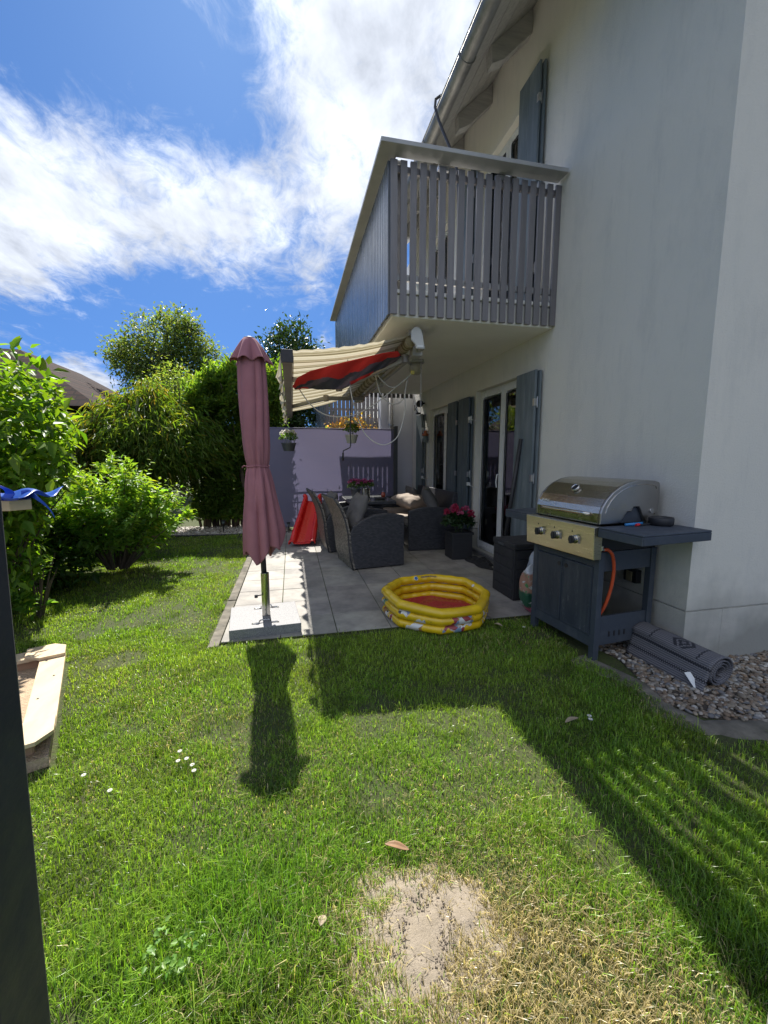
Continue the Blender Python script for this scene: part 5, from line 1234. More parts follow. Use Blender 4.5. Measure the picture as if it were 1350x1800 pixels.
# things on the grill shelf
p = world_of(.40, -.085, .918); g = MB(); g.lathe([(.001, 0), (.062, 0), (.070, .008), (.072, .045), (.068, .052), (.058, .045), (.055, .02), (.001, .018)], tuple(p), 24); base_of(g, 'bowl', M['black_plastic'], 'small round black dish on the right shelf of the grill', 'dish', smooth=True)
p = world_of(.20, -.06, .926); M['blue_plastic'] = mat('blue_plastic', (.03, .22, .50), None, .4)
lg = thing('lighter', p, 'blue handled lighter lying on the right grill shelf beside the black dish', 'lighter')
g = MB(); g.tube([p+Vector((-.06, .01, 0)), p+Vector((0, 0, .004)), p+Vector((.06, -.002, .010))], [.009, .010, .007], 10); g.build('handle', M['blue_plastic'], lg, smooth=True)
g = MB(); g.tube([p+Vector((.0, -.012, 0)), p+Vector((.03, -.008, .002))], .009, 8); g.build('trigger', M['red_plastic'], lg); g = MB(); g.tube([p+Vector((.03, -.01, -.001)), p+Vector((.13, .01, .0))], .006, 8); g.build('barrel', M['black_plastic'], lg)
# wall socket seen through the grill frame
ws = thing('wall_socket', (WX-.03, 2.5, .46), 'small outdoor socket on the wall seen through the open side of the grill', 'socket')
M['brass'] = mat('brass', (.40, .34, .20), (.28, .24, .15), .4, .5)
g = MB(); g.box(WX-.05, 2.44, .44, WX-.001, 2.56, .54); g.build('housing', M['dark_metal'], ws, bevel=.008)
g = MB(); g.box(WX-.056, 2.475, .445, WX-.0505, 2.53, .522); g.build('cover', M['brass'], ws, bevel=.004)
# =================================================================== ROLLED RUG
def rug_mat():
    m, t, b = new_mat('rug'); a = t.nodes.new('ShaderNodeUVMap'); a.uv_map = 'UVMap'; s = t.nodes.new('ShaderNodeSeparateXYZ'); t.links.new(a.outputs[0], s.inputs[0])
    U, Vv = s.outputs[0], s.outputs[1]
    def mth(op, x, y=None, z=None):
        n = t.nodes.new('ShaderNodeMath'); n.operation = op
        for i, k in enumerate((x, y, z)):
            if k is None: continue
            if isinstance(k, (int, float)): n.inputs[i].default_value = k
            else: t.links.new(k, n.inputs[i])
        return n.outputs[0]
    # U metres round the roll, V metres along it
    st = mth('SINE', mth('MULTIPLY', U, 2*PI/.0135)); c = mixc(t, mrange(t, st, -.2, .3), (.09, .088, .10), (.175, .17, .18))
    zig = mth('MULTIPLY', mth('PINGPONG', mth('ADD', Vv, 0.), .012), 1.0)
    def line(src, off, w): return mth('LESS_THAN', mth('ABSOLUTE', mth('SUBTRACT', mth('ADD', src, zig), off)), w)
    def zline(off, w): return mth('LESS_THAN', mth('ABSOLUTE', mth('SUBTRACT', mth('ADD', Vv, mth('MULTIPLY', mth('PINGPONG', U, .012), 1.)), off)), w)
    k = line(U, .145, .008)
    for o_ in (.07,): k = mth('MAXIMUM', k, line(U, o_, .006))
    for o_ in (.22, .70): k = mth('MAXIMUM', k, mth('MULTIPLY', zline(o_, .008), mth('GREATER_THAN', U, .17)))
    # stepped lozenges between the bands
    du = mth('ABSOLUTE', mth('SUBTRACT', U, .245)); dv = mth('ABSOLUTE', mth('SUBTRACT', Vv, .50)); dd = mth('ADD', mth('SNAP', du, .007), mth('SNAP', mth('MULTIPLY', dv, .75), .007))
    hexa = mth('MULTIPLY', mth('LESS_THAN', dd, .078), mth('LESS_THAN', du, .052)); inn = mth('MULTIPLY', mth('LESS_THAN', dd, .056), mth('GREATER_THAN', dd, .035)); core = mth('LESS_THAN', dd, .012)
    k2 = mth('SUBTRACT', hexa, inn); k2 = mth('SUBTRACT', k2, core); k = mth('MAXIMUM', k, k2)
    k = mth('MAXIMUM', k, mth('GREATER_THAN', Vv, .905)); k = mth('MINIMUM', mth('MAXIMUM', k, 0), 1)
    c = mixc(t, k, c, (.022, .022, .03)); t.links.new(c, b.inputs['Base Color']); b.inputs['Roughness'].default_value = .75; bump(t, b, st, .5, .003); return m
M['rug'] = rug_mat()
A0 = Vector((2.35, 2.30, .125)); A1 = Vector((2.425, 1.79, .108)); ax = (A1-A0).normalized(); sx_ = Vector((0, 0, 1)).cross(ax).normalized(); uz = sx_.cross(ax).normalized()
if uz.z < 0: uz = -uz
me = bpy.data.meshes.new('rolled_rug'); vs = []; uvs = []; fs = []
LEN = (A1-A0).length*1.0; NS, NL = 150, 24
def spiral(s):
    """s metres from the loose outer edge: flat tongue, then wraps in"""
    return s
path = []; 
# cross-section: loose outer edge on the ground at the left, sweeping over the roll and spiralling in
R0 = .100; pts2 = [(-.150, -.105)]
for k in range(8): tt = k/8; pts2.append((-.145+.055*tt, -.09+.14*tt-.012*math.sin(PI*tt)))
tot = 3.6*2*PI
for k in range(120):
    th_ = R(150)-tot*k/119; rr = R0*(1-.62*(k/119)); ell = 1.12 if k < 30 else 1.0
    pts2.append((rr*math.cos(th_)*ell+.0+.02*(k/119), rr*math.sin(th_)*.92-.022*(k/119)))
acc = [0]
for a_, b_ in zip(pts2, pts2[1:]): acc.append(acc[-1]+math.hypot(b_[0]-a_[0], b_[1]-a_[1]))
for j in range(NL+1):
    v = j/NL
    for i, (px_, pz_) in enumerate(pts2):
        q = A0.lerp(A1, v)+sx_*(px_*(.78+.24*v if px_ < -.09 else 1))+uz*(pz_*(1+.05*math.sin(v*4+1)))
        ins = max(0, (i-60)/80)
        q -= ax*(.02*ins)*(1 if v > .9 else 0)
        vs.append(q); uvs.append((acc[i], v*LEN*1.62))
n_ = len(pts2); fs = [(j*n_+i, j*n_+i+1, (j+1)*n_+i+1, (j+1)*n_+i) for j in range(NL) for i in range(n_-1)]
c0 = Vector((2.35, 2.06, 0)); me.from_pydata([tuple(v-c0) for v in vs], [], fs); uvl = me.uv_layers.new(name='UVMap')
for l in me.loops: uvl.data[l.index].uv = uvs[l.vertex_index]
me.materials.append(M['rug']); me.polygons.foreach_set('use_smooth', [True]*len(me.polygons)); me.update()
rg = thing('rolled_rug', c0, 'rolled outdoor rug with dark diamond pattern lying on the pebbles by the house corner', 'rug')
o = bpy.data.objects.new('carpet', me); C.objects.link(o); o.parent = rg; md = o.modifiers.new('s', 'SOLIDIFY'); md.thickness = .007; md.offset = 0
q = A1+sx_*-.15+uz*-.05-ax*.10
g = MB(); g.add([q+Vector((-.012, 0, .02)), q+Vector((.02, -.01, .025)), q+Vector((.035, -.07, -.045)), q+Vector((.0, -.065, -.05))]+[q+Vector((-.012, 0, .022)), q+Vector((.02, -.01, .027)), q+Vector((.035, -.07, -.043)), q+Vector((.0, -.065, -.048))], [(3,2,1,0),(4,5,6,7),(0,1,5,4),(1,2,6,5),(2,3,7,6),(3,0,4,7)])
g.build('label_tag', M['badge_white'], rg)

# =================================================================== SANDBOX
M['pine'] = mat('pine', (.60, .47, .30), (.50, .37, .22), .6, scale=7, detail=9, lo=.4, hi=.7, stretch=(2, .5, 1), bscale=30, bstr=.1)
M['pine_inner'] = mat('pine_inner', (.42, .26, .16), (.34, .20, .12), .7, scale=7, stretch=(2, .5, 1))
M['play_sand'] = mat('play_sand', (.50, .38, .25), (.40, .30, .20), .95, scale=20, bscale=60, bstr=.8, bdist=.02)
sx = thing('sandbox', (-1.66, 2.0, 0), 'pale pine sandbox with bench boards at the left, blue sheet on its roof frame', 'sandbox')
def off_line(p, q, d):
    v = Vector((q[0]-p[0], q[1]-p[1])).normalized(); n = Vector((v.y, -v.x)); return n*d
SQ = [Vector(p) for p in SANDB]; cen = sum(SQ, Vector((0, 0)))/4
for i in range(4):
    a, b_ = SQ[i], SQ[(i+1) % 4]; d = (b_-a).normalized(); nin = Vector((-d.y, d.x)); nin = nin if nin.dot(cen-a) > 0 else -nin
    g = MB(); a1 = a+d*.14; b1 = b_-d*.14
    zt = .125
    g.prism([tuple(a+d*.13), tuple(b_-d*.13), tuple(b_-d*.13+nin*.125), tuple(a+d*.13+nin*.125)], zt-.022, zt); o = g.build('seat_board', M['pine'], sx, bevel=.002)
    for k in range(4):
        q = a.lerp(b_, .18+.21*k)+nin*(.04+.05*(k % 2)); g = MB(); g.lathe([(.001, 0), (.006, 0), (.005, .002), (.001, .002)], (q.x, q.y, zt), 10); g.build('screw', M['dark_metal'], o)
    g = MB(); g.prism([tuple(a+nin*.075+d*.08), tuple(b_+nin*.075-d*.08), tuple(b_+nin*.095-d*.08), tuple(a+nin*.095+d*.08)], 0, zt-.023); g.build('side_board', M['pine_inner'], sx, bevel=.002)
    d2 = (SQ[i-1]-a).normalized()
    g = MB(); g.prism([tuple(a+d*.06+d2*-.0), tuple(a+d*.20), tuple(a+d*.20+d2*.125), tuple(a+d*.125+d2*.20), tuple(a+d2*.20), tuple(a+d2*.06)], zt+.001, zt+.020); g.build('corner_board', M['pine'], sx, bevel=.002)
g = MB(); g.prism([tuple(p.lerp(cen, .04)) for p in SQ], 0, .05); g.build('sand', M['play_sand'], sx)
for q in (Vector((-1.0, 1.5)), ):
    pass
for q in ((-1.62, 1.73), (-2.05, 2.76)):
    g = MB(); g.box(q[0]-.03, q[1]-.03, 0, q[0]+.03, q[1]+.03, 1.15); g.build('roof_post', M['pine'], sx, bevel=.003)
g = MB(); g.prism([(-1.25, 2.34), (-1.31, 2.28), (-2.2, 2.22), (-2.2, 2.58), (-1.34, 2.50)], 1.10, 1.15); g.build('roof_frame', M['pine'], sx, bevel=.003)
M['blue_sheet'] = mat('blue_sheet', (.04, .14, .55), (.03, .10, .45), .35, scale=5, trans=.35)
g = MB()
def sheet(u, v):
    x = -2.1+.86*u; y = 2.22+.40*v; z = 1.156+.030*math.sin(u*13+v*4)**2+.012*math.sin(v*11+u*9)
    return (x, y, z)
g.grid(sheet, 40, 16)
def hang(u, v):
    x = -1.72+.37*u; w_ = math.sin(PI*u)**.8*(.4+.9*u); return (x, 2.262+.016*math.sin(u*16)-.0*v, 1.13-.10*v*w_)
g.grid(hang, 24, 8)
def wisp(u, v):
    x = -1.40+.05*u+.03*math.sin(v*4)-.055*v*v; return (x, 2.36+.02*math.sin(v*7), 1.15+.125*v-.02*u*v)
g.grid(lambda u, v: wisp(u*(1-v*.75), v), 8, 14)
def strand(u, v):
    x = -1.30+.13*v; return (x, 2.36+.01*math.sin(v*9), 1.165+.012*math.sin(v*5)-.10*v**3+(u-.5)*.05*(1-v*.9))
g.grid(strand, 6, 16)
g.build('blue_sheet', M['blue_sheet'], sx, smooth=True, solid=.002)

# =================================================================== SMALL THINGS
M['magenta'] = mat('magenta', (.50, .02, .30), None, .35)
g = MB(); g.lathe([(.001, 0)]+[(.11*math.sin(PI*k/12), .11-.11*math.cos(PI*k/12)) for k in range(1, 12)]+[(.001, .22)], (-2.25, 7.45, 0), 20); base_of(g, 'ball', M['magenta'], 'magenta ball lying in the shade at the edge of the stone chips', 'ball', smooth=True)
def solar(x, y, lb, h=.24):
    r_ = thing('garden_light', (x, y, 0), lb, 'garden light', 'short garden lights at the end of the lawn')
    g = MB(); g.tube([(x, y, 0), (x, y, h-.06)], .009, 8); g.build('stake', M['dark_metal'], r_)
    g = MB(); g.lathe([(.001, h-.06), (.02, h-.06), (.028, h-.02), (.001, h-.02)], (x, y, 0), 12); g.build('lens', M['lantern_glass'], r_); g = MB(); g.lathe([(.001, h-.019), (.036, h-.019), (.034, h), (.001, h+.004)], (x, y, 0), 16); g.build('cap', M['dark_metal'], r_)
solar(-1.23, 7.8, 'short garden light on a stake at the edge of the stone chips'); solar(-.08, 7.55, 'short garden light standing between the parasol and the red slide', .20)
# daisies
def daisy(x, y, z, s=.011, name='daisy'):
    r_ = thing(name, (x, y, 0), 'small white daisy open in the sunlit lawn near the sandbox', 'daisy', 'daisies in the lawn')
    n = 14; a = np.linspace(0, 2*PI, n, endpoint=False); P = np.stack([x+.2*s*np.cos(a), y+.2*s*np.sin(a), np.full(n, z)], 1); Dv = np.stack([np.cos(a), np.sin(a), np.full(n, .15)], 1)
    leaves('petals', P, Dv, np.tile([0, 0, 1.], (n, 1)), s, s*.45, np.tile([.82, .82, .80], (n, 1)), M['petal'], r_)
    g = MB(); g.lathe([(.001, -.001), (s*.28, 0), (s*.2, .002), (.001, .0025)], (x, y, z+.0005), 10); g.build('centre', M['yellow_plastic'], r_)
    g = MB(); g.tube([(x, y, 0), (x, y, z)], .0008, 4); g.build('stem', M['stem'], r_)
    return r_
def on(u, v, z=0.):
    d = pix_dir(u, v); return Vector((0, 0, CAMH))+d*((z-CAMH)/d.z)
for u, v, lb in ((316, 1320, 'white daisy at the far tip of the little daisy cluster in the sunlit lawn'), (313, 1337, 'white daisy on the left of the little daisy cluster in the lawn'), (328, 1333, 'white daisy in the middle of the little daisy cluster in the lawn'),
                 (338, 1344, 'white daisy on the right of the little daisy cluster in the lawn'), (341, 1354, 'white daisy at the near end of the little daisy cluster in the lawn'),
                 (147, 1362, 'single white daisy in the lawn nearest the sandbox'), (193, 1389, 'single white daisy in the lawn, nearest the camera of all')):
    p = on(u, v, .05); d_ = daisy(p.x, p.y, .05, .009); d_['label'] = lb
for u, v, lb in ((1036, 1258, 'white daisy in the shaded lawn beside the curled dry leaf'), (1038, 1264, 'second white daisy in the shaded lawn beside the curled dry leaf'), (921, 1102, 'tiny daisy in the shade just in front of the grill legs')):
    p = on(u, v, .05); d_ = daisy(p.x, p.y, .05, .011); d_['label'] = lb
# dry leaves
M['dry_leaf'] = mat('dry_leaf', (.34, .19, .09), (.26, .15, .08), .6, scale=30, trans=.2)
M['pale_leaf'] = mat('pale_leaf', (.42, .34, .22), (.34, .27, .18), .6, scale=30, trans=.2)
def dryleaf(u, v, L_, w_, rz, mt, lb, z=.035):
    p = on(u, v, z); g = MB()
    def f(a, b_): s = w_*math.sin(PI*a)**.7*(b_-.5); x = (a-.5)*L_; return (x*math.cos(rz)-s*math.sin(rz), x*math.sin(rz)+s*math.cos(rz), .03*L_*math.sin(a*5)+abs(b_-.5)*w_*.5*math.sin(PI*a))
    g.grid(f, 16, 7); o = g.build('dry_leaf', M[mt], None, smooth=True, local=True, solid=.0015); o.location = p; return tag(o, lb, 'leaf')
dryleaf(698, 1488, .085, .026, R(-25), 'dry_leaf', 'long curled brown leaf lying on the lawn above the sandy patch'); dryleaf(1005, 1265, .10, .026, R(15), 'pale_leaf', 'pale dry leaf lying in the shaded lawn')
dryleaf(567, 1618, .030, .024, R(60), 'pale_leaf', 'small pale dry leaf left of the sandy patch'); dryleaf(876, 1098, .07, .03, R(-50), 'pale_leaf', 'pale leaf on the grass between pool and grill', .05)
# broad-leaved weed in the foreground
r = np.random.default_rng(8); n = 90; P = []; 
for u, v in ((280, 1636), (320, 1640), (340, 1650), (308, 1668), (300, 1690), (318, 1695), (290, 1700), (265, 1675)):
    p = on(u, v, .06); 
    for k in range(7): P.append([p.x+r.normal(0, .012), p.y+r.normal(0, .012), .055+r.uniform(-.01, .012)])
P = np.array(P); n = len(P); a = r.uniform(0, 2*PI, n); Dv = np.stack([np.cos(a), np.sin(a), r.normal(.1, .2, n)], 1)
o = leaves('weed', P, Dv, np.tile([0, 0, 1.], (n, 1))+r.normal(0, .5, (n, 3)), .018, .016, colvar((.15, .29, .05), n, .12, .08, r), M['leaf'], None, 'stuff'); tag(o, 'light green lobed weed leaves growing in the foreground lawn', 'weed')

# =================================================================== VEGETATION
M['bark'] = mat('bark', (.12, .09, .065), (.07, .055, .04), .9, scale=12, bscale=30, bstr=.6)
M['leaf_veg'] = leaf_mat('leaf_veg', .55, .42, .3, (1.6, 1.5, .4)); M['leaf_dark'] = leaf_mat('leaf_dark', .3, .35, .5, (1.2, 1.3, .5))
def shoot_shrub(name, root, base, n, hmin, hmax, spread, ls, lw, leafc, seed, mt='leaf_veg', per=26, up=.75, sub=3, start=.15, lean=(0, 0), flat=.0, keep=None):
    r = np.random.default_rng(seed); P = []; Dv = []; Nv = []; S = []; g = MB()
    for k in range(n):
        a = r.uniform(0, 2*PI); q = math.sqrt(r.uniform(0, 1)); h = r.uniform(hmin, hmax)*(1-.35*q); dx = spread[0]*q*math.cos(a)+lean[0]; dy = spread[1]*q*math.sin(a)+lean[1]
        p0 = np.array([base[0]+.15*dx, base[1]+.15*dy, base[2]]); p1 = np.array([base[0]+dx*.7, base[1]+dy*.7, base[2]+h*.65]); p2 = np.array([base[0]+dx*1.1, base[1]+dy*1.1, base[2]+h])
        if k % 3 == 0: g.tube([p0, p1, p2], [.012, .007, .002], 5, False)
        stems = [(p0, p1, p2, 1.)]
        for s_ in range(sub):
            t0 = r.uniform(.35, .9); c = (1-t0)**2*p0+2*t0*(1-t0)*p1+t0*t0*p2; d = rdir(1, r)[0]; d[2] = abs(d[2])*up+.25; l = r.uniform(.12, .32)*h*.6
            stems.append((c, c+d*l*.5, c+d*l+np.array([0, 0, .03]), .6))
        for q0, q1, q2, f in stems:
            m_ = max(4, int(per*f)); ts = start+(1-start)*(np.arange(m_)+r.uniform(0, 1))/m_; ts = np.clip(ts, 0, 1)[:, None]
            if f < 1: ts = (ts-start)/(1-start)
            c = (1-ts)**2*q0+2*ts*(1-ts)*q1+ts*ts*q2; tg = unit(2*(1-ts)*(q1-q0)+2*ts*(q2-q1)+1e-6)
            az = np.arange(m_)*2.4+r.uniform(0, 6); o1 = unit(np.cross(tg, np.array([.3, .2, 1.])+r.normal(0, .1, (m_, 3)))); o2 = np.cross(tg, o1)
            out = o1*np.cos(az)[:, None]+o2*np.sin(az)[:, None]; dd = unit(out+tg*.7+np.array([0, 0, -.15])+r.normal(0, .2, (m_, 3)))
            P.append(c); Dv.append(dd); Nv.append(tg+np.array([0, 0, .4])+r.normal(0, .25, (m_, 3))); S.append((1.1-.5*ts[:, 0]**2))
    P = np.concatenate(P); Dv = np.concatenate(Dv); Nv = np.concatenate(Nv); S = np.concatenate(S); m_ = len(P)
    k = P[:, 2] > .03
    if keep is not None: k &= keep(P)
    P, Dv, Nv, S = P[k], Dv[k], Nv[k], S[k]; m_ = len(P)
    sc = S*np.exp(r.normal(0, .22, m_)); leaves('foliage', P, Dv, Nv, ls*sc, lw*sc, colvar(leafc, m_, .2, .14, r), M[mt], root)
    g.build('stem', M['bark'], root)
def crown(root, blobs_, n, ls, lw, leafc, seed, mt='leaf_veg', droop=.0, name='crown', clump=1, dirv=None, rb=.28, hue=.12, keep=None):
    """leaves through the outer volume of several ellipsoids, in clumps"""
    r = np.random.default_rng(seed); vols = np.array([b[3]*b[4]*b[5] for b in blobs_])**(2/3); pr = vols/vols.sum()
    nc = n//clump; idx = r.choice(len(blobs_), nc, p=pr); B = np.array(blobs_)[idx]
    d = rdir(nc, r); rad = 1-np.abs(r.normal(0, rb, nc)); rad = np.clip(rad, .1, 1.12)
    lump = 1+.12*np.sin(d[:, 0]*5+B[:, 0]*3)*np.sin(d[:, 1]*5+2)+.10*np.sin(d[:, 2]*7+B[:, 1])
    c = B[:, :3]+d*B[:, 3:6]*(rad*lump)[:, None]
    c = np.repeat(c, clump, 0); d = np.repeat(d, clump, 0); m_ = len(c)
    spread = ls*1.3 if clump > 1 else 0.
    P = c+r.normal(0, 1, (m_, 3))*spread
    k = P[:, 2] > .03
    if keep is not None: k &= keep(P)
    P = P[k]; d = d[k]; m_ = len(P)
    Dv = d*.7+r.normal(0, .65, (m_, 3))+np.array([0, 0, -droop])
    if dirv is not None: Dv += np.array(dirv)
    Nv = np.array([0, 0, 1.])+d*.5+r.normal(0, .45, (m_, 3))
    sc = np.exp(r.normal(0, .25, m_)); leaves(name, P, Dv, Nv, ls*sc, lw*sc, colvar(leafc, m_, .22, hue, r), M[mt], root)
def branchy(root, base, top, r0, seed, spread, nb=14, lvl=2):
    r = np.random.default_rng(seed); g = MB(); b = np.array(base, float); t_ = np.array(top, float)
    def seg(p, q, ra, rb_):
        n = 5; pts = []; off = r.normal(0, .05, 3)*np.linalg.norm(q-p)
        for i in range(n+1): f = i/n; pts.append(p+(q-p)*f+off*math.sin(PI*f))
        g.tube(pts, [ra+(rb_-ra)*i/n for i in range(n+1)], 7, False); return pts
    tr = seg(b, t_, r0, r0*.3); H = np.linalg.norm(t_-b)
    for k in range(nb):
        f = r.uniform(.3, .95); p = b+(t_-b)*f; a = 2.4*k; d = np.array([math.cos(a), math.sin(a), r.uniform(.5, 1.3)]); d /= np.linalg.norm(d); L_ = spread*(1.15-f*.6)*r.uniform(.7, 1.1)
        q = p+d*L_; seg(p, q, r0*.4*(1.2-f), r0*.1)
        if lvl > 1:
            for j in range(4):
                ff = r.uniform(.35, 1); pp = p+(q-p)*ff; d2 = d+r.normal(0, .6, 3); d2 /= np.linalg.norm(d2); seg(pp, pp+d2*L_*.5, r0*.12, r0*.03)
    g.build('trunk', M['bark'], root, smooth=True)

def LIM(P):
    lim = np.interp(P[:, 2], [.2, .9, 1.15, 1.5, 1.8, 2.2], [-2.05, -1.98, -1.76, -1.68, -1.70, -1.85])*(P[:, 1]/3.8)
    return P[:, 0] < lim+.06*np.sin(P[:, 2]*17)
# big broad-leaved shrub close on the left
s1 = thing('leafy_shrub', (-2.5, 4.0, 0), 'tall bright green shrub with big pointed leaves at the left edge', 'shrub')
crown(s1, [(-2.55, 3.9, 1.55, .78, .75, .70), (-2.08, 3.75, 1.42, .42, .45, .60), (-2.9, 4.3, 1.2, .7, .9, .8), (-2.5, 4.1, .65, .62, .7, .55)], 10500, .088, .044, (.13, .24, .025), 101, clump=5, droop=.45, rb=.2, keep=LIM)
shoot_shrub('x', s1, (-2.55, 3.9, .1), 56, 1.8, 2.28, (.8, .7), .088, .044, (.17, .30, .035), 102, per=22, sub=2, start=.45, keep=LIM)
s1b = thing('leafy_shrub', (-2.0, 3.95, 0), 'low shoots with yellow green leaves at the foot of the tall left shrub', 'shrub')
shoot_shrub('x', s1b, (-2.15, 3.95, 0), 20, .35, .78, (.32, .3), .075, .032, (.14, .26, .04), 103, per=16, sub=2, keep=LIM)
# mid shrub in the lawn
s2 = thing('garden_shrub', (-2.1, 5.4, 0), 'rounded light green shrub with upright shoots standing in the lawn', 'shrub')
shoot_shrub('x', s2, (-2.05, 5.35, .05), 120, .85, 1.55, (.86, .64), .080, .036, (.20, .34, .06), 104, per=24, sub=4, start=.3)
crown(s2, [(-2.05, 5.35, .62, .66, .5, .42)], 1600, .065, .03, (.12, .23, .04), 105, rb=.3)
s2b = thing('low_shrub', (-2.9, 5.3, 0), 'low dark green shrub filling the shade between tall left shrub and round shrub', 'shrub')
shoot_shrub('x', s2b, (-2.85, 5.2, 0), 60, .5, .95, (.65, .5), .07, .033, (.07, .14, .03), 110, per=20, sub=3, start=.1)
crown(s2b, [(-2.85, 5.2, .35, .65, .5, .35), (-2.45, 4.75, .25, .45, .4, .25)], 2600, .07, .033, (.06, .12, .025), 111)
# bamboo
s3 = thing('bamboo', (-2.45, 7.95, 0), 'arching bamboo clump with narrow yellowish leaves behind the round shrub', 'bamboo')
r = np.random.default_rng(21); P = []; Dv = []; Nv = []; g = MB()
for k in range(230):
    a = r.uniform(0, 2*PI); q = math.sqrt(r.uniform(0, 1)); bx, by = -2.45+.22*math.cos(a)*q, 8.05+.16*math.sin(a)*q
    h = r.uniform(2.25, 2.78)*(1-.10*q); dx = 1.02*q*math.cos(a); dy = .75*q*math.sin(a)
    if dx > 0: dx *= 1.05
    p0 = np.array([bx, by, 0.]); p1 = np.array([bx+dx*.25, by+dy*.25, h*1.0]); p2 = np.array([bx+dx*1.15, by+dy*1.15, h*(.98-.30*q)])
    if k % 2 == 0: g.tube([p0, p0*.5+p1*.5, p1*.6+p2*.4, p2], [.009, .008, .005, .002], 5, False)
    n = 190; ts = r.uniform(.40, 1, n)[:, None]; c = (1-ts)**2*p0+2*ts*(1-ts)*p1+ts*ts*p2; c = c+r.normal(0, .10, (n, 3)); c[:, 2] -= np.abs(r.normal(0, .22, n))*(q+.2)
    dd = np.stack([np.full(n, dx*.8), np.full(n, dy*.8), np.full(n, -.55)], 1)+r.normal(0, .42, (n, 3)); P.append(c); Dv.append(dd); Nv.append(np.array([0, 0, 1.])+r.normal(0, .5, (n, 3)))
P = np.concatenate(P); Dv = np.concatenate(Dv); Nv = np.concatenate(Nv); n = len(P); k = P[:, 2] > .25; P, Dv, Nv = P[k], Dv[k], Nv[k]; n = len(P)
col = colvar((.13, .21, .035), n, .2, .15, r); yl = r.random(n) < .04+.22*np.clip((P[:, 2]-2.1)*2, 0, 1)+.12*(P[:, 0] < -2.9); col[yl] = colvar((.27, .24, .06), int(yl.sum()), .2, .1, r)  # scattered yellow leaves; extra yellow on top puts the sunlit crown into colour
leaves('foliage', P, Dv, Nv, .125*np.exp(r.normal(0, .2, n)), .019, col, M['leaf_veg'], s3, curl=.3); g.build('culm', mat('culm', (.14, .16, .05), (.10, .12, .04), .5), s3)
# laurel hedge
s4 = thing('laurel_hedge', (-1.2, 8.8, 0), 'dense tall laurel hedge between bamboo and purple screen', 'hedge')
r = np.random.default_rng(31); n = 36000
x = r.uniform(-1.95, -.22, n); x = np.where(x < -1.5, x+np.abs(r.normal(0, .18, n)), x); y = 8.25+np.abs(r.normal(0, .16, n)); z = r.uniform(.22, 2.88, n); tp = r.random(n) < .30; z[tp] = 2.76+r.normal(0, .13, tp.sum())+.09*np.sin(x[tp]*5)+.07*np.sin(x[tp]*13+y[tp]*7); y[tp] = r.uniform(8.25, 9.0, tp.sum())
rt = r.random(n) < .08; x[rt] = -.25+r.normal(0, .08, rt.sum()); y[rt] = r.uniform(8.3, 9, rt.sum())
y += (-.14*np.sin(x*4+z*2.2)-.10*np.sin(x*9-z*6))*(~tp); z = z-np.where(tp, np.clip((-1.35-x), 0, 1)*.6, 0); z = np.where((~tp) & (z > 2.75+(x+1.35)*.6*(x < -1.35)), z-.5, z); z += np.where(tp, .10*fnoise(x, y, 3, 5), 0)
P = np.stack([x, y, z], 1); out = np.where(tp[:, None], np.array([0, -.2, 1.]), np.array([0, -1., .25])); Dv = out+r.normal(0, .6, (n, 3)); Nv = out*.5+np.array([0, 0, .8])+r.normal(0, .4, (n, 3))
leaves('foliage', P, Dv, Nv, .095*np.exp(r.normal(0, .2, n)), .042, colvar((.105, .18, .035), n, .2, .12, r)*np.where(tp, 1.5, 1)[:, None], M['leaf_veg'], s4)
g = MB()
for k in range(60):
    a = r.uniform(-1.75, -.4); g.tube([(a, 8.6+r.normal(0, .1), 0), (a+r.normal(0, .15), 8.6+r.normal(0, .15), 1.4), (a+r.normal(0, .25), 8.6+r.normal(0, .2), 2.7)], [.03, .02, .006], 6, False)
g.build('stem', M['bark'], s4)
n = 16; x = r.uniform(-1.0, -.3, n); P = []; Dv = []                               # tall new shoots on the hedge top
for q in x:
    for k in range(16): P.append([q+r.normal(0, .01), 8.5+r.normal(0, .01), 2.8+.028*k]); Dv.append([r.normal(0, .5), r.normal(0, .5), .9])
P = np.array(P); leaves('young_shoots', P, Dv, r.normal(0, 1, P.shape), .055, .018, colvar((.12, .20, .06), len(P), .15, .1, r), M['leaf_veg'], s4)
# see-through broadleaf tree far behind
t1 = thing('garden_tree', (-4.6, 18, 0), 'airy broadleaf tree with visible branches rising behind the hedge', 'tree')
branchy(t1, (-4.6, 18, 0), (-4.5, 18, 6.1), .16, 41, 2.2, 18)
crown(t1, [(-4.5, 18, 5.7, 1.35, 1.3, 1.25), (-5.6, 18, 5.0, 1.0, 1.1, .9), (-3.5, 18, 5.2, .95, 1.1, .95), (-4.7, 18.2, 4.2, 1.6, 1.4, .9), (-3.1, 18, 4.6, .6, .8, .6), (-6.2, 18, 5.3, .5, .7, .45), (-4.0, 18, 6.4, .6, .7, .5)], 15500, .12, .065, (.14, .20, .075), 42, clump=9, rb=.34)
t1b = thing('garden_tree', (-3.2, 13.2, 0), 'pale green bushy crown in front of the airy tree', 'tree')
branchy(t1b, (-3.2, 13.2, 0), (-3.2, 13.2, 3.4), .09, 43, .9, 10)
crown(t1b, [(-3.2, 13.2, 3.15, .75, .7, .85), (-3.75, 13.2, 2.9, .6, .6, .6), (-2.6, 13.2, 2.8, .6, .6, .5)], 5200, .085, .045, (.18, .26, .09), 44, clump=6, rb=.3)
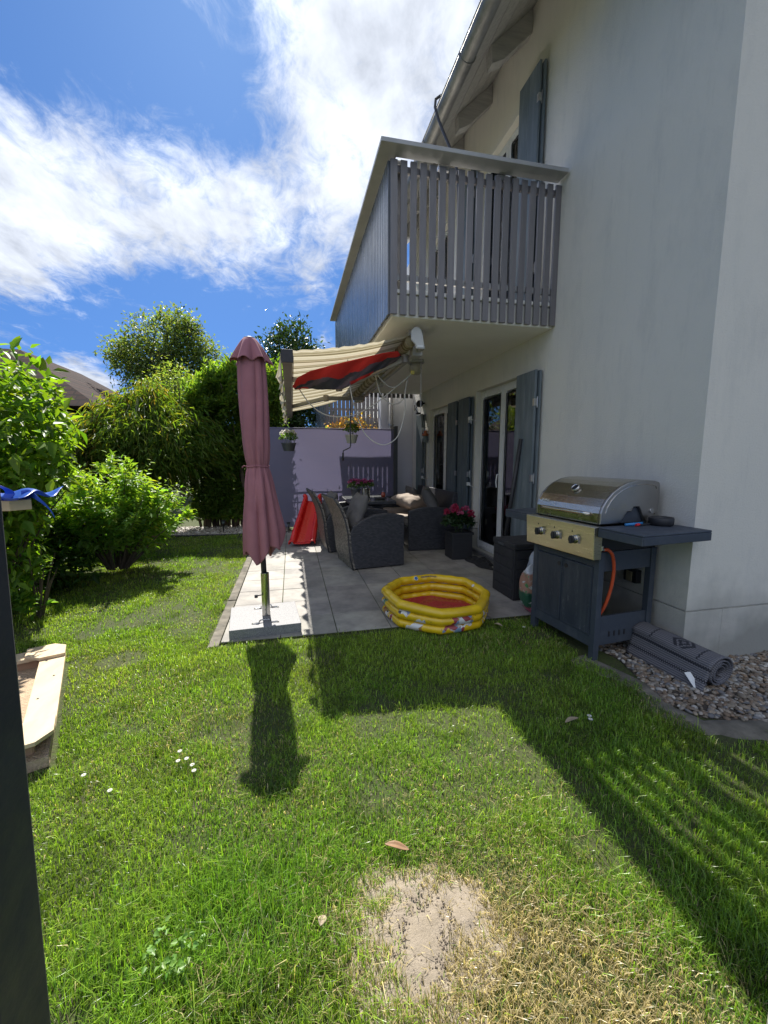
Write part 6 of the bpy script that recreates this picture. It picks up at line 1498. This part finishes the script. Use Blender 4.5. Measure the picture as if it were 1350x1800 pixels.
# dark evergreen behind the fence
t2 = thing('evergreen_tree', (.15, 13.5, 0), 'dark dense evergreen tree rising behind the awning', 'tree')
branchy(t2, (.15, 13.5, 0), (.15, 13.5, 5.0), .15, 45, 1.1, 12, 1)
crown(t2, [(.10, 13.5, 4.35, .85, .8, 1.0), (-.25, 13.4, 3.2, .85, .9, 1.1), (.7, 13.6, 3.7, .65, .7, .8), (.3, 13.4, 2.1, 1.3, .9, 1.3), (-.9, 13.3, 1.6, .9, .8, 1.2)], 26000, .10, .055, (.045, .085, .02), 46, 'leaf_dark', clump=7, rb=.22)
# orange leaved shrub and dark shrub behind the screen
s5 = thing('orange_shrub', (1.25, 8.9, 0), 'shrub with orange and yellow leaves showing above the purple screen', 'shrub')
branchy(s5, (1.25, 8.9, 0), (1.25, 8.9, 1.7), .03, 47, .5, 9, 1)
crown(s5, [(1.0, 8.9, 1.82, .26, .25, .24), (1.32, 8.95, 1.97, .28, .25, .24), (1.6, 8.95, 1.80, .2, .25, .2), (1.2, 8.9, 1.4, .42, .3, .3)], 2600, .055, .045, (.60, .40, .17), 48, clump=3, hue=.20)
s6 = thing('small_shrub', (-.05, 8.2, 0), 'small shrub whose shadow shows through the purple screen', 'shrub')
shoot_shrub('x', s6, (.35, 8.15, .0), 26, .75, 1.10, (.28, .12), .06, .03, (.05, .10, .02), 49, per=20, sub=3)
s7 = thing('small_shrub', (-.3, 8.2, 0), 'small shrub behind the left end of the purple screen', 'shrub')
shoot_shrub('x', s7, (-.28, 8.2, .0), 18, 1.1, 1.6, (.12, .12), .06, .03, (.05, .10, .02), 50, per=20, sub=3)
mf = thing('railing', (.1, 8.05, 0), 'thin metal railing standing behind the purple screen', 'railing')
g = MB(); g.tube([(-.6, 8.0, 1.02), (1.0, 8.0, 1.05)], .014, 6); g.tube([(-.6, 8.0, .86), (1.0, 8.0, .88)], .009, 6); g.build('rail', M['dark_metal'], mf)
for x in np.arange(-.5, 1.0, .28):
    g = MB(); g.tube([(x, 8.0, 0), (x, 8.0, 1.1)], .008, 6); g.build('baluster', M['dark_metal'], mf)
# far greenery that closes the view between hedge, fence and house
bgd = thing('far_hedge', (-6, 11, 0), 'row of dark green bushes far behind the boundary fence', 'hedge')
crown(bgd, [(-5.2, 9.6, .9, 1.4, .6, 1.1), (-8.0, 10, 1.0, 1.8, .7, 1.1), (2.5, 17.5, 1.2, 2.5, 1, 1.6), (-1.5, 17, 1.2, 3, 1, 1.6)], 9000, .12, .06, (.05, .10, .025), 51, clump=5)
